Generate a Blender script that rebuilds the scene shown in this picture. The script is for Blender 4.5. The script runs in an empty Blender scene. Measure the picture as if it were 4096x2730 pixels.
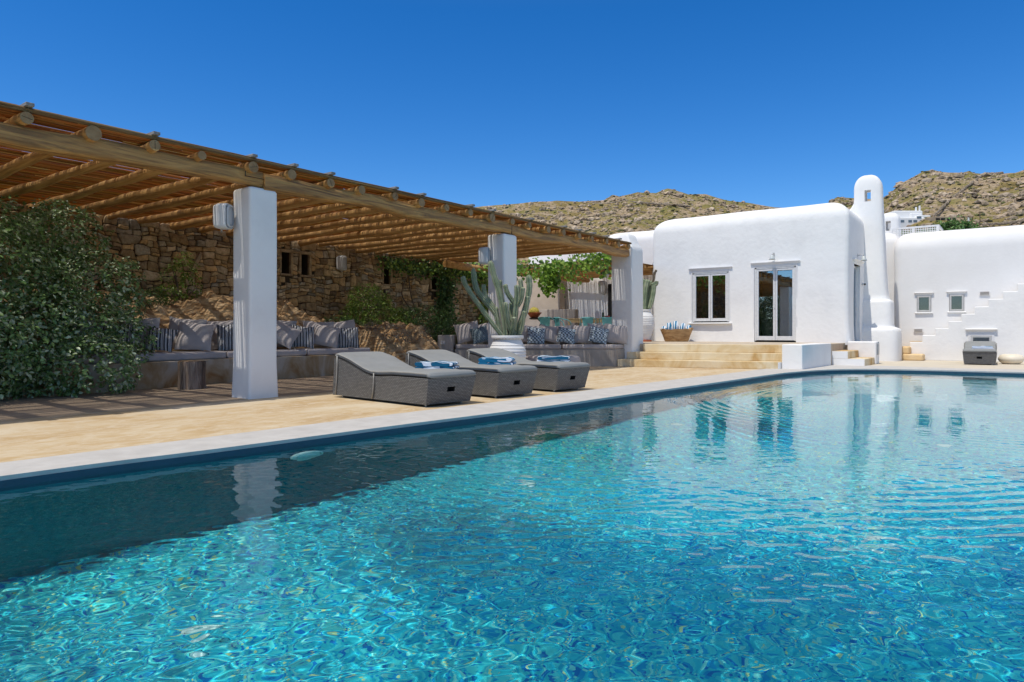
import bpy, math, random
import numpy as np
from mathutils import Vector, Matrix, noise, geometry
random.seed(7); RNG = np.random.default_rng(11)
S = bpy.context.scene; C = S.collection; PI = math.pi
R = math.radians
YAW = R(37.0); CY, SY = math.cos(YAW), math.sin(YAW); F = 683.0; EYE = .88
def W(xc, d, z=0.0):                                   # metres right of / ahead of the viewpoint -> world
    return Vector((xc*CY - d*SY, xc*SY + d*CY, z))
def P(px, py, d):                                      # measured bearing and distance -> world point
    return W((px-512)/F*d, d, EYE + (331-py)/F*d)
# ------------------------------------------------------------------ materials
def newmat(name):
    m = bpy.data.materials.new(name); m.use_nodes = True
    return m, m.node_tree.nodes, m.node_tree.links, m.node_tree.nodes['Principled BSDF']
def mapping(N, L, stretch, coord='Object'):
    tc = N.new('ShaderNodeTexCoord'); mp = N.new('ShaderNodeMapping')
    L.new(tc.outputs[coord], mp.inputs[0]); mp.inputs['Scale'].default_value = stretch
    return mp.outputs[0]
def ramp(N, stops):
    r = N.new('ShaderNodeValToRGB'); e = r.color_ramp.elements
    while len(e) < len(stops): e.new(.5)
    for k, (p, c) in enumerate(stops): e[k].position = p; e[k].color = (*c, 1)
    return r
def nmat(name, stops, scale=3, rough=.7, bump=.1, stretch=(1,1,1), detail=6, bscale=None, distort=0, tint=False, spec=.5, bdist=.02, coord='Object', metal=0):
    m, N, L, b = newmat(name); v = mapping(N, L, stretch, coord)
    n = N.new('ShaderNodeTexNoise'); n.inputs['Scale'].default_value = scale; n.inputs['Detail'].default_value = detail; n.inputs['Distortion'].default_value = distort
    n.inputs['Roughness'].default_value = .6
    L.new(v, n.inputs['Vector']); r = ramp(N, stops); L.new(n.outputs['Fac'], r.inputs[0]); col = r.outputs[0]
    if tint:
        a = N.new('ShaderNodeAttribute'); a.attribute_name = 'tint'
        mx = N.new('ShaderNodeMix'); mx.data_type = 'RGBA'; mx.blend_type = 'MULTIPLY'; mx.inputs[0].default_value = 1
        L.new(col, mx.inputs[6]); L.new(a.outputs['Color'], mx.inputs[7]); col = mx.outputs[2]
    L.new(col, b.inputs['Base Color']); b.inputs['Roughness'].default_value = rough; b.inputs['Specular IOR Level'].default_value = spec; b.inputs['Metallic'].default_value = metal
    if bump:
        n2 = N.new('ShaderNodeTexNoise'); n2.inputs['Scale'].default_value = bscale or scale*6; n2.inputs['Detail'].default_value = 5; L.new(v, n2.inputs['Vector'])
        bp = N.new('ShaderNodeBump'); bp.inputs['Strength'].default_value = bump; bp.inputs['Distance'].default_value = bdist
        L.new(n2.outputs['Fac'], bp.inputs['Height']); L.new(bp.outputs[0], b.inputs['Normal'])
    return m
def flat(name, col, rough=.5, metal=0, spec=.5):
    k = [max(0, c*.9) for c in col]; j = [min(1, c*1.08) for c in col]
    m = nmat(name, [(.3, k), (.7, j)], 12, rough, .05, spec=spec, metal=metal); return m
PLASTER = nmat('white_plaster', [(.3, (.76,.745,.725)), (.5, (.83,.815,.79)), (.75, (.86,.845,.82))], 1.1, .85, .32, bscale=9, bdist=.02)
PLASTER2 = nmat('warm_plaster', [(.25, (.73,.71,.69)), (.7, (.80,.785,.77))], 1.0, .85, .3, bscale=12, bdist=.012)
CONC = nmat('beige_concrete', [(.32, (.43,.285,.135)), (.45, (.50,.355,.185)), (.56, (.55,.425,.26)), (.70, (.60,.50,.35))], 1.0, .75, .15, stretch=(1.4,.8,1), detail=10, distort=.6, bscale=22)
def streaks(m, thr=.66, col=(.70,.63,.51), sc=6, st=(1.6,.5,1)):
    N, L = m.node_tree.nodes, m.node_tree.links; b = N['Principled BSDF']
    v = mapping(N, L, st); n = N.new('ShaderNodeTexNoise'); n.inputs['Scale'].default_value = sc; n.inputs['Detail'].default_value = 8; n.inputs['Roughness'].default_value = .75; n.inputs['Distortion'].default_value = 1.0
    L.new(v, n.inputs['Vector']); r = ramp(N, [(thr-.16, (0,0,0)), (thr+.1, (1,1,1))]); L.new(n.outputs['Fac'], r.inputs[0])
    src = b.inputs['Base Color'].links[0].from_socket; mx = N.new('ShaderNodeMix'); mx.data_type = 'RGBA'
    L.new(r.outputs[0], mx.inputs[0]); L.new(src, mx.inputs[6]); mx.inputs[7].default_value = (*col, 1); L.new(mx.outputs[2], b.inputs['Base Color'])
streaks(CONC, .60, (.63,.54,.40), 5, (1.5,.7,1))
STEPC = nmat('worn_step_concrete', [(.36, (.50,.30,.10)), (.46, (.62,.46,.24)), (.56, (.70,.58,.38)), (.7, (.74,.65,.48))], 1.3, .75, .2, stretch=(1,1,.7), detail=9, distort=.8, bscale=18)
COPE = nmat('coping_stone', [(.3, (.44,.42,.395)), (.7, (.54,.52,.49))], 5, .8, .25, bscale=90, bdist=.006, detail=8)
BENCHC = nmat('stained_concrete', [(.36, (.26,.13,.04)), (.46, (.36,.25,.13)), (.58, (.46,.38,.28)), (.8, (.52,.46,.38))], 2.0, .8, .2, stretch=(1,1,.6), detail=9, distort=.7)
GREYC = nmat('grey_concrete', [(.3, (.30,.25,.20)), (.7, (.44,.39,.34))], 2, .8, .15)
WALKF = nmat('grey_streaked_floor', [(.3, (.24,.165,.105)), (.5, (.36,.265,.175)), (.72, (.46,.36,.25))], 2.2, .8, .35, stretch=(18,.6,1), detail=8, bscale=3)  # greyer, darker floor strip, colour streaked lengthwise
LOG = nmat('log_wood', [(.28, (.26,.12,.03)), (.45, (.46,.24,.07)), (.6, (.60,.34,.11)), (.8, (.68,.44,.18))], 1.7, .65, .4, stretch=(.5,7,7), detail=8, distort=1.2, bscale=7)
BEAM = nmat('beam_wood', [(.25, (.10,.052,.02)), (.42, (.28,.145,.045)), (.56, (.44,.235,.07)), (.75, (.58,.33,.105))], 1.5, .6, .5, stretch=(7,.55,7), detail=9, distort=2.2, bscale=6)
ENDG = nmat('end_grain', [(.3, (.24,.14,.06)), (.7, (.36,.24,.12))], 9, .8, .3)
GREYW = nmat('weathered_wood', [(.3, (.16,.15,.14)), (.7, (.32,.31,.29))], 3, .85, .4, stretch=(.5,6,6))
ROCK = nmat('golden_rock', [(.25, (.10,.045,.015)), (.42, (.34,.19,.075)), (.58, (.52,.35,.18)), (.8, (.62,.47,.30))], 2.0, .85, .8, stretch=(1.5,1,3.2), detail=10, distort=1.6, bscale=7, bdist=.06)
MOSS = nmat('wall_gap', [(.3, (.03,.02,.012)), (.7, (.08,.055,.03))], 8, .9, .5)
STONE = nmat('wall_stone', [(.28, (.38,.33,.27)), (.5, (.78,.74,.68)), (.72, (1,.98,.94))], 9, .9, 1.0, detail=9, bscale=26, bdist=.02, tint=True)
CUSH = nmat('grey_cushion', [(.3, (.22,.225,.22)), (.7, (.26,.265,.26))], 4, .85, .15, bscale=6, bdist=.02)
TAUPE = nmat('taupe_cushion', [(.3, (.40,.355,.33)), (.7, (.48,.43,.405))], 4, .9, .35, bscale=7, bdist=.03)
STRAP = flat('grey_strap', (.36,.35,.32), .7)
TEAL = flat('turquoise_metal', (.13,.42,.45), .35)
PINE = nmat('pine_wood', [(.3, (.50,.33,.15)), (.7, (.66,.48,.26))], 2.5, .5, .2, stretch=(.6,6,6), distort=.8)
DARKW = flat('dark_wood', (.05,.04,.035), .5)
TERRA = flat('terracotta', (.50,.13,.05), .6)
BASKET = nmat('carved_wood', [(.3, (.22,.11,.04)), (.5, (.44,.26,.11)), (.75, (.60,.40,.2))], 3, .7, .5, stretch=(1,1,3), distort=1.5)
STUMP = nmat('split_stump', [(.3, (.045,.03,.02)), (.45, (.18,.12,.08)), (.6, (.33,.25,.19)), (.8, (.46,.39,.32))], 3.2, .85, 1.0, stretch=(5,5,.5), distort=.9, detail=9, bscale=5, bdist=.05)
SPK = flat('speaker_white', (.62,.62,.61), .45)
GRILLE = nmat('speaker_grille', [(.4, (.50,.50,.50)), (.6, (.60,.60,.60))], 200, .5, .3, bscale=300)
DARK = flat('dark_void', (.012,.012,.012), .9)
BLACKM = flat('black_metal', (.02,.025,.03), .4)
FRAMEW = flat('painted_frame', (.68,.675,.665), .45)
FRAMEG = flat('grey_frame', (.50,.49,.475), .5)
LINTEL = nmat('grey_render', [(.3, (.68,.67,.67)), (.7, (.75,.745,.74))], 3, .8, .2)
METAL = flat('brushed_metal', (.45,.45,.45), .35, .8)
POUF = nmat('cream_pouf', [(.3, (.72,.63,.48)), (.7, (.78,.70,.56))], 2, .55, .1)
POT = nmat('pot_white', [(.3, (.66,.65,.64)), (.7, (.76,.75,.74))], 2, .75, .2, bscale=30)
SOIL = flat('pot_soil', (.10,.07,.05), .9)
YSTEP = nmat('ochre_step', [(.3, (.66,.44,.20)), (.7, (.74,.56,.33))], 3, .8, .2)
SPIKE = nmat('golden_spines', [(.3, (.42,.36,.05)), (.7, (.60,.50,.12))], 40, .7, .5, bscale=80)
RED = flat('red_ceramic', (.45,.03,.02), .25)
BOTTLE = flat('green_bottle', (.03,.07,.03), .1)
FARW = flat('far_plaster', (.80,.80,.79), .8)
FARG = flat('far_window', (.13,.18,.22), .3)
RUIN = nmat('ruin_stone', [(.3, (.28,.21,.14)), (.7, (.44,.35,.25))], .6, .9, .3)
BLOOM = flat('red_bloom', (.5,.05,.04), .6)
def leafmat(name, tr=.25, rough=.42, spec=.5):
    m, N, L, b = newmat(name); a = N.new('ShaderNodeAttribute'); a.attribute_name = 'tint'
    L.new(a.outputs['Color'], b.inputs['Base Color']); b.inputs['Roughness'].default_value = rough; b.inputs['Specular IOR Level'].default_value = spec
    t = N.new('ShaderNodeBsdfTranslucent'); L.new(a.outputs['Color'], t.inputs[0]); mx = N.new('ShaderNodeMixShader'); mx.inputs[0].default_value = tr
    L.new(b.outputs[0], mx.inputs[1]); L.new(t.outputs[0], mx.inputs[2]); L.new(mx.outputs[0], N['Material Output'].inputs[0]); return m
LEAF = leafmat('silver_leaf', .15, .36, .6); LEAF2 = leafmat('green_leaf', .35, .45)
REED = leafmat('reed', .45, .55, .3)
BARK = nmat('bark', [(.3, (.09,.06,.04)), (.7, (.2,.15,.1))], 6, .9, .6)
def stripemat(name, cols, scale, axis=0, rough=.85, wob=.02):
    m, N, L, b = newmat(name); v = mapping(N, L, (1,1,1)); sp = N.new('ShaderNodeSeparateXYZ'); L.new(v, sp.inputs[0])
    ns = N.new('ShaderNodeTexNoise'); ns.inputs['Scale'].default_value = 5; L.new(v, ns.inputs['Vector'])
    ad = N.new('ShaderNodeMath'); ad.operation = 'MULTIPLY_ADD'; L.new(ns.outputs['Fac'], ad.inputs[0]); ad.inputs[1].default_value = wob; L.new(sp.outputs[axis], ad.inputs[2])
    mu = N.new('ShaderNodeMath'); mu.operation = 'MULTIPLY'; L.new(ad.outputs[0], mu.inputs[0]); mu.inputs[1].default_value = scale
    fr = N.new('ShaderNodeMath'); fr.operation = 'FRACT'; L.new(mu.outputs[0], fr.inputs[0])
    r = ramp(N, cols); r.color_ramp.interpolation = 'CONSTANT'; L.new(fr.outputs[0], r.inputs[0]); L.new(r.outputs[0], b.inputs['Base Color']); b.inputs['Roughness'].default_value = rough
    n2 = N.new('ShaderNodeTexNoise'); n2.inputs['Scale'].default_value = 9; L.new(v, n2.inputs['Vector']); bp = N.new('ShaderNodeBump'); bp.inputs['Strength'].default_value = .4; bp.inputs['Distance'].default_value = .02
    L.new(n2.outputs['Fac'], bp.inputs['Height']); L.new(bp.outputs[0], b.inputs['Normal']); return m
K1, K2, K3 = (.035,.038,.045), (.55,.54,.53), (.20,.20,.205)
STRIPE = stripemat('black_stripe', [(0,K1),(.18,K2),(.30,K3),(.44,K2),(.52,K1),(.70,K3),(.78,K2),(.92,K3)], 9)
TOWEL = stripemat('towel_stripe', [(0,(.0,.10,.20)),(.62,(.70,.75,.82))], 8.5, 1, .95, .01)
TOWEL2 = stripemat('towel_stripe_wide', [(0,(.0,.14,.28)),(.66,(.70,.75,.84))], 9, 1, .95, .03); TOWEL3 = stripemat('towel_stripe_bold', [(0,(.0,.16,.32)),(.55,(.74,.80,.86))], 14, 0, .95, .02)
def patmat(name, a, c, sc):
    m, N, L, b = newmat(name); v = mapping(N, L, (1,1,1)); w1 = N.new('ShaderNodeTexWave'); w1.wave_type = 'BANDS'; w1.bands_direction = 'DIAGONAL'; w1.inputs['Scale'].default_value = sc; w1.inputs['Distortion'].default_value = 3; w1.inputs['Detail Scale'].default_value = 4
    L.new(v, w1.inputs['Vector']); ck = N.new('ShaderNodeTexChecker'); ck.inputs['Scale'].default_value = sc*3.2; L.new(v, ck.inputs['Vector'])
    ck.inputs[1].default_value = (*a, 1); ck.inputs[2].default_value = (*c, 1)
    mx = N.new('ShaderNodeMix'); mx.data_type = 'RGBA'; mx.inputs[0].default_value = .65; r = ramp(N, [(.4, a), (.6, c)]); L.new(w1.outputs['Fac'], r.inputs[0])
    L.new(r.outputs[0], mx.inputs[6]); L.new(ck.outputs[0], mx.inputs[7]); L.new(mx.outputs[2], b.inputs['Base Color']); b.inputs['Roughness'].default_value = .9; return m
BLUEP = patmat('blue_pattern', (.015,.03,.055), (.55,.64,.68), 7)
BLUES = patmat('slate_pattern', (.06,.09,.11), (.17,.22,.25), 9)
def rattan(name):
    m, N, L, b = newmat(name); tc = N.new('ShaderNodeTexCoord'); br = N.new('ShaderNodeTexBrick'); L.new(tc.outputs['UV'], br.inputs['Vector'])
    br.inputs['Scale'].default_value = 1; br.inputs['Brick Width'].default_value = .044; br.inputs['Row Height'].default_value = .017; br.inputs['Mortar Size'].default_value = .0035; br.inputs['Mortar Smooth'].default_value = .6
    br.inputs['Color1'].default_value = (.15,.15,.15,1); br.inputs['Color2'].default_value = (.22,.22,.22,1); br.inputs['Mortar'].default_value = (.02,.02,.02,1)
    L.new(br.outputs[0], b.inputs['Base Color']); b.inputs['Roughness'].default_value = .45
    bp = N.new('ShaderNodeBump'); bp.invert = True; bp.inputs['Strength'].default_value = 1; bp.inputs['Distance'].default_value = .006; L.new(br.outputs['Fac'], bp.inputs['Height']); L.new(bp.outputs[0], b.inputs['Normal']); return m
RATTAN = rattan('grey_rattan')
def glassmat(name, mix=.3, tintc=(.8,.9,1)):
    m, N, L, b = newmat(name); g = N.new('ShaderNodeBsdfGlossy'); g.inputs['Roughness'].default_value = .01; g.inputs[0].default_value = (*tintc, 1); t = N.new('ShaderNodeBsdfTransparent'); t.inputs[0].default_value = (.75,.8,.8,1)
    lw = N.new('ShaderNodeLayerWeight'); lw.inputs[0].default_value = .35; mr = N.new('ShaderNodeMapRange'); L.new(lw.outputs['Fresnel'], mr.inputs[0]); mr.inputs[3].default_value = mix; mr.inputs[4].default_value = 1
    mx = N.new('ShaderNodeMixShader'); L.new(mr.outputs[0], mx.inputs[0]); L.new(t.outputs[0], mx.inputs[1]); L.new(g.outputs[0], mx.inputs[2]); L.new(mx.outputs[0], N['Material Output'].inputs[0]); return m
GLASS = glassmat('window_glass'); GLASS2 = glassmat('small_window_glass', .06, (.8,.8,.8))
# ------------------------------------------------------------------ mesh builder
WM = {}
class MB:
    def __init__(s): s.v = []; s.f = []; s.uv = {}; s.col = []
    def add(s, vs, fs, col=None):
        o = len(s.v); s.v += [tuple(v) for v in vs]; s.f += [tuple(i+o for i in f) for f in fs]
        if col is not None: s.col += [col]*len(fs)
        return s
    def box(s, c, d, rz=0, M=None, col=None):
        vs = []
        for z in (-1,1):
            for y in (-1,1):
                for x in (-1,1): vs.append(Vector((x*d[0]/2, y*d[1]/2, z*d[2]/2)))
        M = M or Matrix.Rotation(rz, 4, 'Z'); vs = [M @ v + Vector(c) for v in vs]
        return s.add(vs, [(0,2,3,1),(4,5,7,6),(0,1,5,4),(2,6,7,3),(0,4,6,2),(1,3,7,5)], col)
    def prism(s, poly, z0, z1):
        n = len(poly); a = sum(poly[i][0]*poly[(i+1)%n][1]-poly[(i+1)%n][0]*poly[i][1] for i in range(n))
        if a < 0: poly = poly[::-1]
        f0 = lambda z, p: z(p) if callable(z) else z
        vs = [(x, y, f0(z0,(x,y))) for x, y in poly] + [(x, y, f0(z1,(x,y))) for x, y in poly]
        return s.add(vs, [tuple(range(n))[::-1], tuple(range(n, 2*n))] + [(i, (i+1)%n, (i+1)%n+n, i+n) for i in range(n)])
    def rings(s, rs, cap0=True, cap1=True, col=None):
        n = len(rs[0]); vs = [p for r in rs for p in r]; fs = []
        for k in range(len(rs)-1):
            for i in range(n): fs.append((k*n+i, k*n+(i+1)%n, (k+1)*n+(i+1)%n, (k+1)*n+i))
        if cap0: fs.append(tuple(range(n))[::-1])
        if cap1: fs.append(tuple((len(rs)-1)*n+i for i in range(n)))
        return s.add(vs, fs, col)
    def tube(s, path, rad, n=8, sec=None, cap=True, twist=0, col=None):
        path = [Vector(p) for p in path]; rs = []; m = len(path)
        if not hasattr(rad, '__len__'): rad = [rad]*m
        up = None
        for k in range(m):
            t = (path[min(k+1,m-1)]-path[max(k-1,0)]).normalized()
            if up is None: up = Vector((0,0,1)) if abs(t.z) < .9 else Vector((1,0,0))
            a = t.cross(up).normalized(); b = a.cross(t).normalized(); up = b
            ring = []
            for i in range(n):
                th = 2*PI*i/n+twist; q = sec(th, k) if sec else 1
                ring.append(path[k] + (a*math.cos(th)+b*math.sin(th))*rad[k]*q)
            rs.append(ring[::-1])
        return s.rings(rs[::1], cap, cap, col)
    def lathe(s, prof, c=(0,0,0), n=32, sx=1, sy=1):
        rs = [[(c[0]+r*sx*math.cos(2*PI*i/n), c[1]+r*sy*math.sin(2*PI*i/n), c[2]+z) for i in range(n)] for r, z in prof]
        return s.rings(rs)
    def build(s, name, mat, parent=None, smooth=False, bevel=0, loc=None):
        me = bpy.data.meshes.new(name); v = s.v
        M = None
        if parent is not None: M = WM.get(parent.name)
        if M is not None:
            Mi = M.inverted(); v = [tuple(Mi @ Vector(p)) for p in v]
        o = bpy.data.objects.new(name, me); C.objects.link(o)
        if parent is None and loc is not None:
            v = [(p[0]-loc[0], p[1]-loc[1], p[2]-loc[2]) for p in v]; o.location = loc
        me.from_pydata(v, [], s.f)
        if mat: me.materials.append(mat)
        if s.col and len(s.col) == len(s.f):
            ca = me.color_attributes.new('tint', 'FLOAT_COLOR', 'CORNER'); arr = []
            for f, c in zip(s.f, s.col): arr += [c[0], c[1], c[2], 1.0]*len(f)
            ca.data.foreach_set('color', arr)
        if smooth:
            me.polygons.foreach_set('use_smooth', [True]*len(me.polygons))
            if smooth == 'auto': me.set_sharp_from_angle(angle=R(40))
        if parent is not None: o.parent = parent
        if bevel:
            b = o.modifiers.new('bevel', 'BEVEL'); b.width = bevel; b.segments = 2; b.limit_method = 'ANGLE'
        me.update(); return o
def tag(o, label=None, cat=None, group=None, kind=None):
    for k, x in (('label', label), ('category', cat), ('group', group), ('kind', kind)):
        if x: o[k] = x
    return o
def thing(name, label, cat, loc=(0,0,0), rz=0, group=None):
    o = bpy.data.objects.new(name, None); C.objects.link(o); o.location = loc; o.rotation_euler = (0,0,rz); o.empty_display_size = .2
    WM[o.name] = Matrix.Translation(Vector(loc)) @ Matrix.Rotation(rz, 4, 'Z')
    return tag(o, label, cat, group)
def sub(o, parent):                                     # make o (already built in its parent's space) a sub-part
    o.parent = parent; return o
def copy_tree(o, loc=None, rz=None, label=None):
    def rec(q, par):
        c = q.copy(); C.objects.link(c); c.parent = par
        for ch in list(q.children): rec(ch, c)
        return c
    c = rec(o, None)
    if loc is not None: c.location = loc
    if rz is not None: c.rotation_euler = (0,0,rz)
    if label: c['label'] = label
    return c
def cut(o, boxes):                                      # carve openings, boxes (centre, size[, rz]) given in world space
    mb = MB()
    for b in boxes: mb.box(*b)
    k = mb.build('cutter', None); md = o.modifiers.new('b', 'BOOLEAN'); md.operation = 'DIFFERENCE'; md.solver = 'EXACT'; md.object = k
    bpy.context.view_layer.update()
    dg = bpy.context.evaluated_depsgraph_get(); me = bpy.data.meshes.new_from_object(o.evaluated_get(dg))
    o.modifiers.remove(md); o.data = me; bpy.data.objects.remove(k)
    me.set_sharp_from_angle(angle=R(35)); return o
def rblock(x0, x1, y0, y1, z0, z1, rt=.5, rc=.12, nseg=8, wob=.0, flare=0, nz=6, rtx=None):
    """plaster block with rounded corners and a rounded top"""
    mb = MB(); rs = []; ncor = 5; rtx = rtx or rt
    zs = [z0 + (z1-rt-z0)*k/nz for k in range(nz)]
    ring = []
    lev = [(z, 0, 0) for z in zs] + [(z1-rt+rt*math.sin(a), 1-math.cos(a), 1) for a in [PI/2*k/nseg for k in range(nseg+1)]]
    for z, q, top in lev:
        ix, iy = rtx*q, rt*q
        fl = flare*max(0, 1-(z-z0)/.35)**2
        ax0, ax1, ay0, ay1 = x0+ix-fl, x1-ix+fl, y0+iy-fl, y1-iy+fl
        pts = []
        for (cx, cy, a0) in ((ax1-rc, ay1-rc, 0), (ax0+rc, ay1-rc, PI/2), (ax0+rc, ay0+rc, PI), (ax1-rc, ay0+rc, 1.5*PI)):
            for k in range(ncor+1):
                a = a0+PI/2*k/ncor; pts.append((cx+rc*math.cos(a), cy+rc*math.sin(a), z))
        # split long sides for the gentle unevenness of hand plaster
        out = []
        for i in range(len(pts)):
            p, q2 = Vector(pts[i]), Vector(pts[(i+1)%len(pts)]); out.append(p)
            if i % (ncor+1) == ncor:
                for k in range(1, 8): out.append(p.lerp(q2, k/8))
        if wob:
            o2 = []
            for p in out:
                n = noise.noise_vector(p*.7)*wob; o2.append(p+Vector((n.x, n.y, n.z*top)))
            out = o2
        rs.append([tuple(p) for p in out])
    return mb.rings(rs)
def pillow(w, h, t, n=12):
    mb = MB(); vs = []; fs = []
    for sgn in (1, -1):
        for j in range(n+1):
            for i in range(n+1):
                u, v = -1+2*i/n, -1+2*j/n
                e = (1-abs(u)**2.6)*(1-abs(v)**2.6); d = t/2*max(0, e)**.55
                k = 1-.06*(1-abs(v)**1.5)*abs(u)**3; k2 = 1-.06*(1-abs(u)**1.5)*abs(v)**3
                vs.append((u*w/2*k, -sgn*d, h/2+v*h/2*k2))
    m = (n+1)**2
    for s_ in (0, 1):
        for j in range(n):
            for i in range(n):
                a = s_*m+j*(n+1)+i; f = (a, a+1, a+n+2, a+n+1); fs.append(f if s_ == 0 else f[::-1])
    mb.add(vs, fs); return mb
def put_pillow(mat, label, loc, rz, lean, roll, w, h, t, group, name='pillow', seed=0):
    mb = pillow(w, h, t); M = Matrix.Rotation(R(roll), 4, 'Y') ; M2 = Matrix.Rotation(-R(lean), 4, 'X')
    vs = []; low = 9
    c = Vector((0, 0, h/2))
    for i, p in enumerate(mb.v):
        q = Vector(p); q = M @ (q-c) + c; n = noise.noise_vector(q*5+Vector((seed*3.1, seed, 0)))*.022; q += n
        q = M2 @ q; vs.append(q); low = min(low, q.z)
    mb.v = [(q.x, q.y, q.z-low) for q in vs]
    o = mb.build(name, mat, smooth=True); o.location = loc; o.rotation_euler = (0, 0, rz); o.data.materials[0] = mat
    tag(o, label, 'cushion', group); return o
def slab(name, mat, x0, x1, y0, y1, z0, z1, parent, r=.04):
    o = MB().box(((x0+x1)/2, (y0+y1)/2, (z0+z1)/2), (x1-x0, y1-y0, z1-z0)).build(name, mat, parent)
    b = o.modifiers.new('b', 'BEVEL'); b.width = r; b.segments = 4; return o
def leaves(centers, normals, size, cols, asp=.45, fold=.25, jit=.35, name='foliage', mat=None, parent=None, loc=None, along=None):
    n = len(centers); c = np.asarray(centers); nr = np.asarray(normals)+RNG.normal(0, jit, (n,3)); nr /= np.linalg.norm(nr, axis=1, keepdims=True)
    if along is None: along = RNG.normal(0, 1, (n,3))
    along = np.asarray(along)
    t = along - nr*np.sum(along*nr, 1, keepdims=True); t /= np.linalg.norm(t, axis=1, keepdims=True)+1e-9; s = np.cross(nr, t)
    L = (size*RNG.uniform(.7, 1.3, n))[:,None]; w = L*asp/2
    p0 = c; p3 = c+t*L*.98-nr*L*.12; pl = c+t*L*.33+s*w+nr*L*fold*asp*.5; pr = c+t*L*.33-s*w+nr*L*fold*asp*.5
    ql = c+t*L*.68+s*w*.85+nr*L*fold*asp*.35; qr = c+t*L*.68-s*w*.85+nr*L*fold*asp*.35; pm = c+t*L*.5
    V = np.stack([p0, pl, ql, p3, qr, pr, pm], 1).reshape(-1, 3)
    base = np.arange(n)[:,None]*7
    me = bpy.data.meshes.new(name)
    quads = np.stack([base+np.array([0,5,4,6]), base+np.array([0,6,2,1])], 1).reshape(-1, 4); tris = np.stack([base+np.array([6,4,3]), base+np.array([6,3,2])], 1).reshape(-1, 3)
    faces = [tuple(q) for q in quads.tolist()]+[tuple(q) for q in tris.tolist()]
    if parent is not None and parent.name in WM:
        Mi = np.array(WM[parent.name].inverted()); V = V@Mi[:3,:3].T+Mi[:3,3]
    me.from_pydata(V.tolist(), [], faces)
    cc = np.asarray(cols); cq = np.repeat(np.repeat(cc, 2, 0), 4, 0); ct = np.repeat(np.repeat(cc, 2, 0), 3, 0)
    arr = np.concatenate([cq, ct]); arr = np.concatenate([arr, np.ones((len(arr),1))], 1)
    ca = me.color_attributes.new('tint', 'FLOAT_COLOR', 'CORNER'); ca.data.foreach_set('color', arr.ravel().astype(np.float32))
    me.materials.append(mat); me.polygons.foreach_set('use_smooth', [True]*len(me.polygons))
    o = bpy.data.objects.new(name, me); C.objects.link(o)
    if parent is not None: o.parent = parent
    return o
def crown(name_root, label, cat, lobes, n, size, pal, mat, loc, group=None, asp=.45, stems=4, rosette=5, inner=.25, stemr=.03, base=None, foli='foliage'):
    """shrub: leaf rosettes over lumpy lobes (x,y,z,rx,ry,rz) plus twigs from the base"""
    t = thing(name_root, label, cat, loc, 0, group); cen = []; nor = []; col = []; alo = []
    wts = np.array([l[3]*l[4]+l[4]*l[5]+l[3]*l[5] for l in lobes]); wts = wts/wts.sum(); tips = []
    for l, w in zip(lobes, wts):
        k = max(3, int(n*w/rosette))
        d = RNG.normal(0, 1, (k,3)); d /= np.linalg.norm(d, axis=1, keepdims=True)
        r = np.where(RNG.random(k) < inner, RNG.uniform(.55, .9, k), RNG.uniform(.9, 1.06, k))
        for di, ri in zip(d, r):
            q = Vector(di)*2.6+Vector(l[:3])*3; lump = 1+.22*noise.noise(q)+.12*noise.noise(q*2.7)
            if noise.noise(q*1.6+Vector((9,9,9))) > .38: continue
            p = np.array(l[:3])+di*np.array(l[3:6])*ri*lump
            if p[2] < .03+(base if base is not None else loc[2]): continue
            inside = any(sum(((p[j]-m[j])/m[3+j])**2 for j in range(3)) < .6 for m in lobes if m is not l)
            if inside and RNG.random() < .8: continue
            tips.append(p); up = di*.7+np.array([0,0,.55])
            shade = RNG.uniform(0, 1)
            for _ in range(rosette):
                a = RNG.normal(0, 1, 3); a /= np.linalg.norm(a); a = a*.9+di*.55
                cen.append(p+a*size*RNG.uniform(.1, .8)); nor.append(up+RNG.normal(0,.25,3)); alo.append(a)
                c = pal[int(RNG.integers(len(pal)))]; f = RNG.uniform(.75, 1.2)*(.85+.3*shade); col.append([c[0]*f, c[1]*f, c[2]*f])
    leaves(cen, nor, size, col, asp=asp, mat=mat, parent=t, along=alo, name=foli)
    mb = MB(); b0 = Vector(loc)
    for k in range(stems):
        e = Vector(tips[int(RNG.integers(len(tips)))]); m1 = b0.lerp(e, .4)+Vector((0,0,(e.z-b0.z)*.15))
        mb.tube([b0+Vector((random.uniform(-.05,.05), random.uniform(-.05,.05), -.02)), m1, e], [stemr, stemr*.6, stemr*.25], 6)
    mb.build('stem', BARK, t, True)
    return t
def catmull(pts, n=6, closed=False):
    out = []; m = len(pts)
    for i in range(m if closed else m-1):
        g = lambda k: Vector(pts[k % m]) if closed else Vector(pts[min(max(k,0),m-1)])
        p0, p1, p2, p3 = g(i-1), g(i), g(i+1), g(i+2)
        for k in range(n):
            t = k/n; out.append(.5*((2*p1)+(-p0+p2)*t+(2*p0-5*p1+4*p2-p3)*t*t+(-p0+3*p1-3*p2+p3)*t**3))
    if not closed: out.append(Vector(pts[-1]))
    return out
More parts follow.
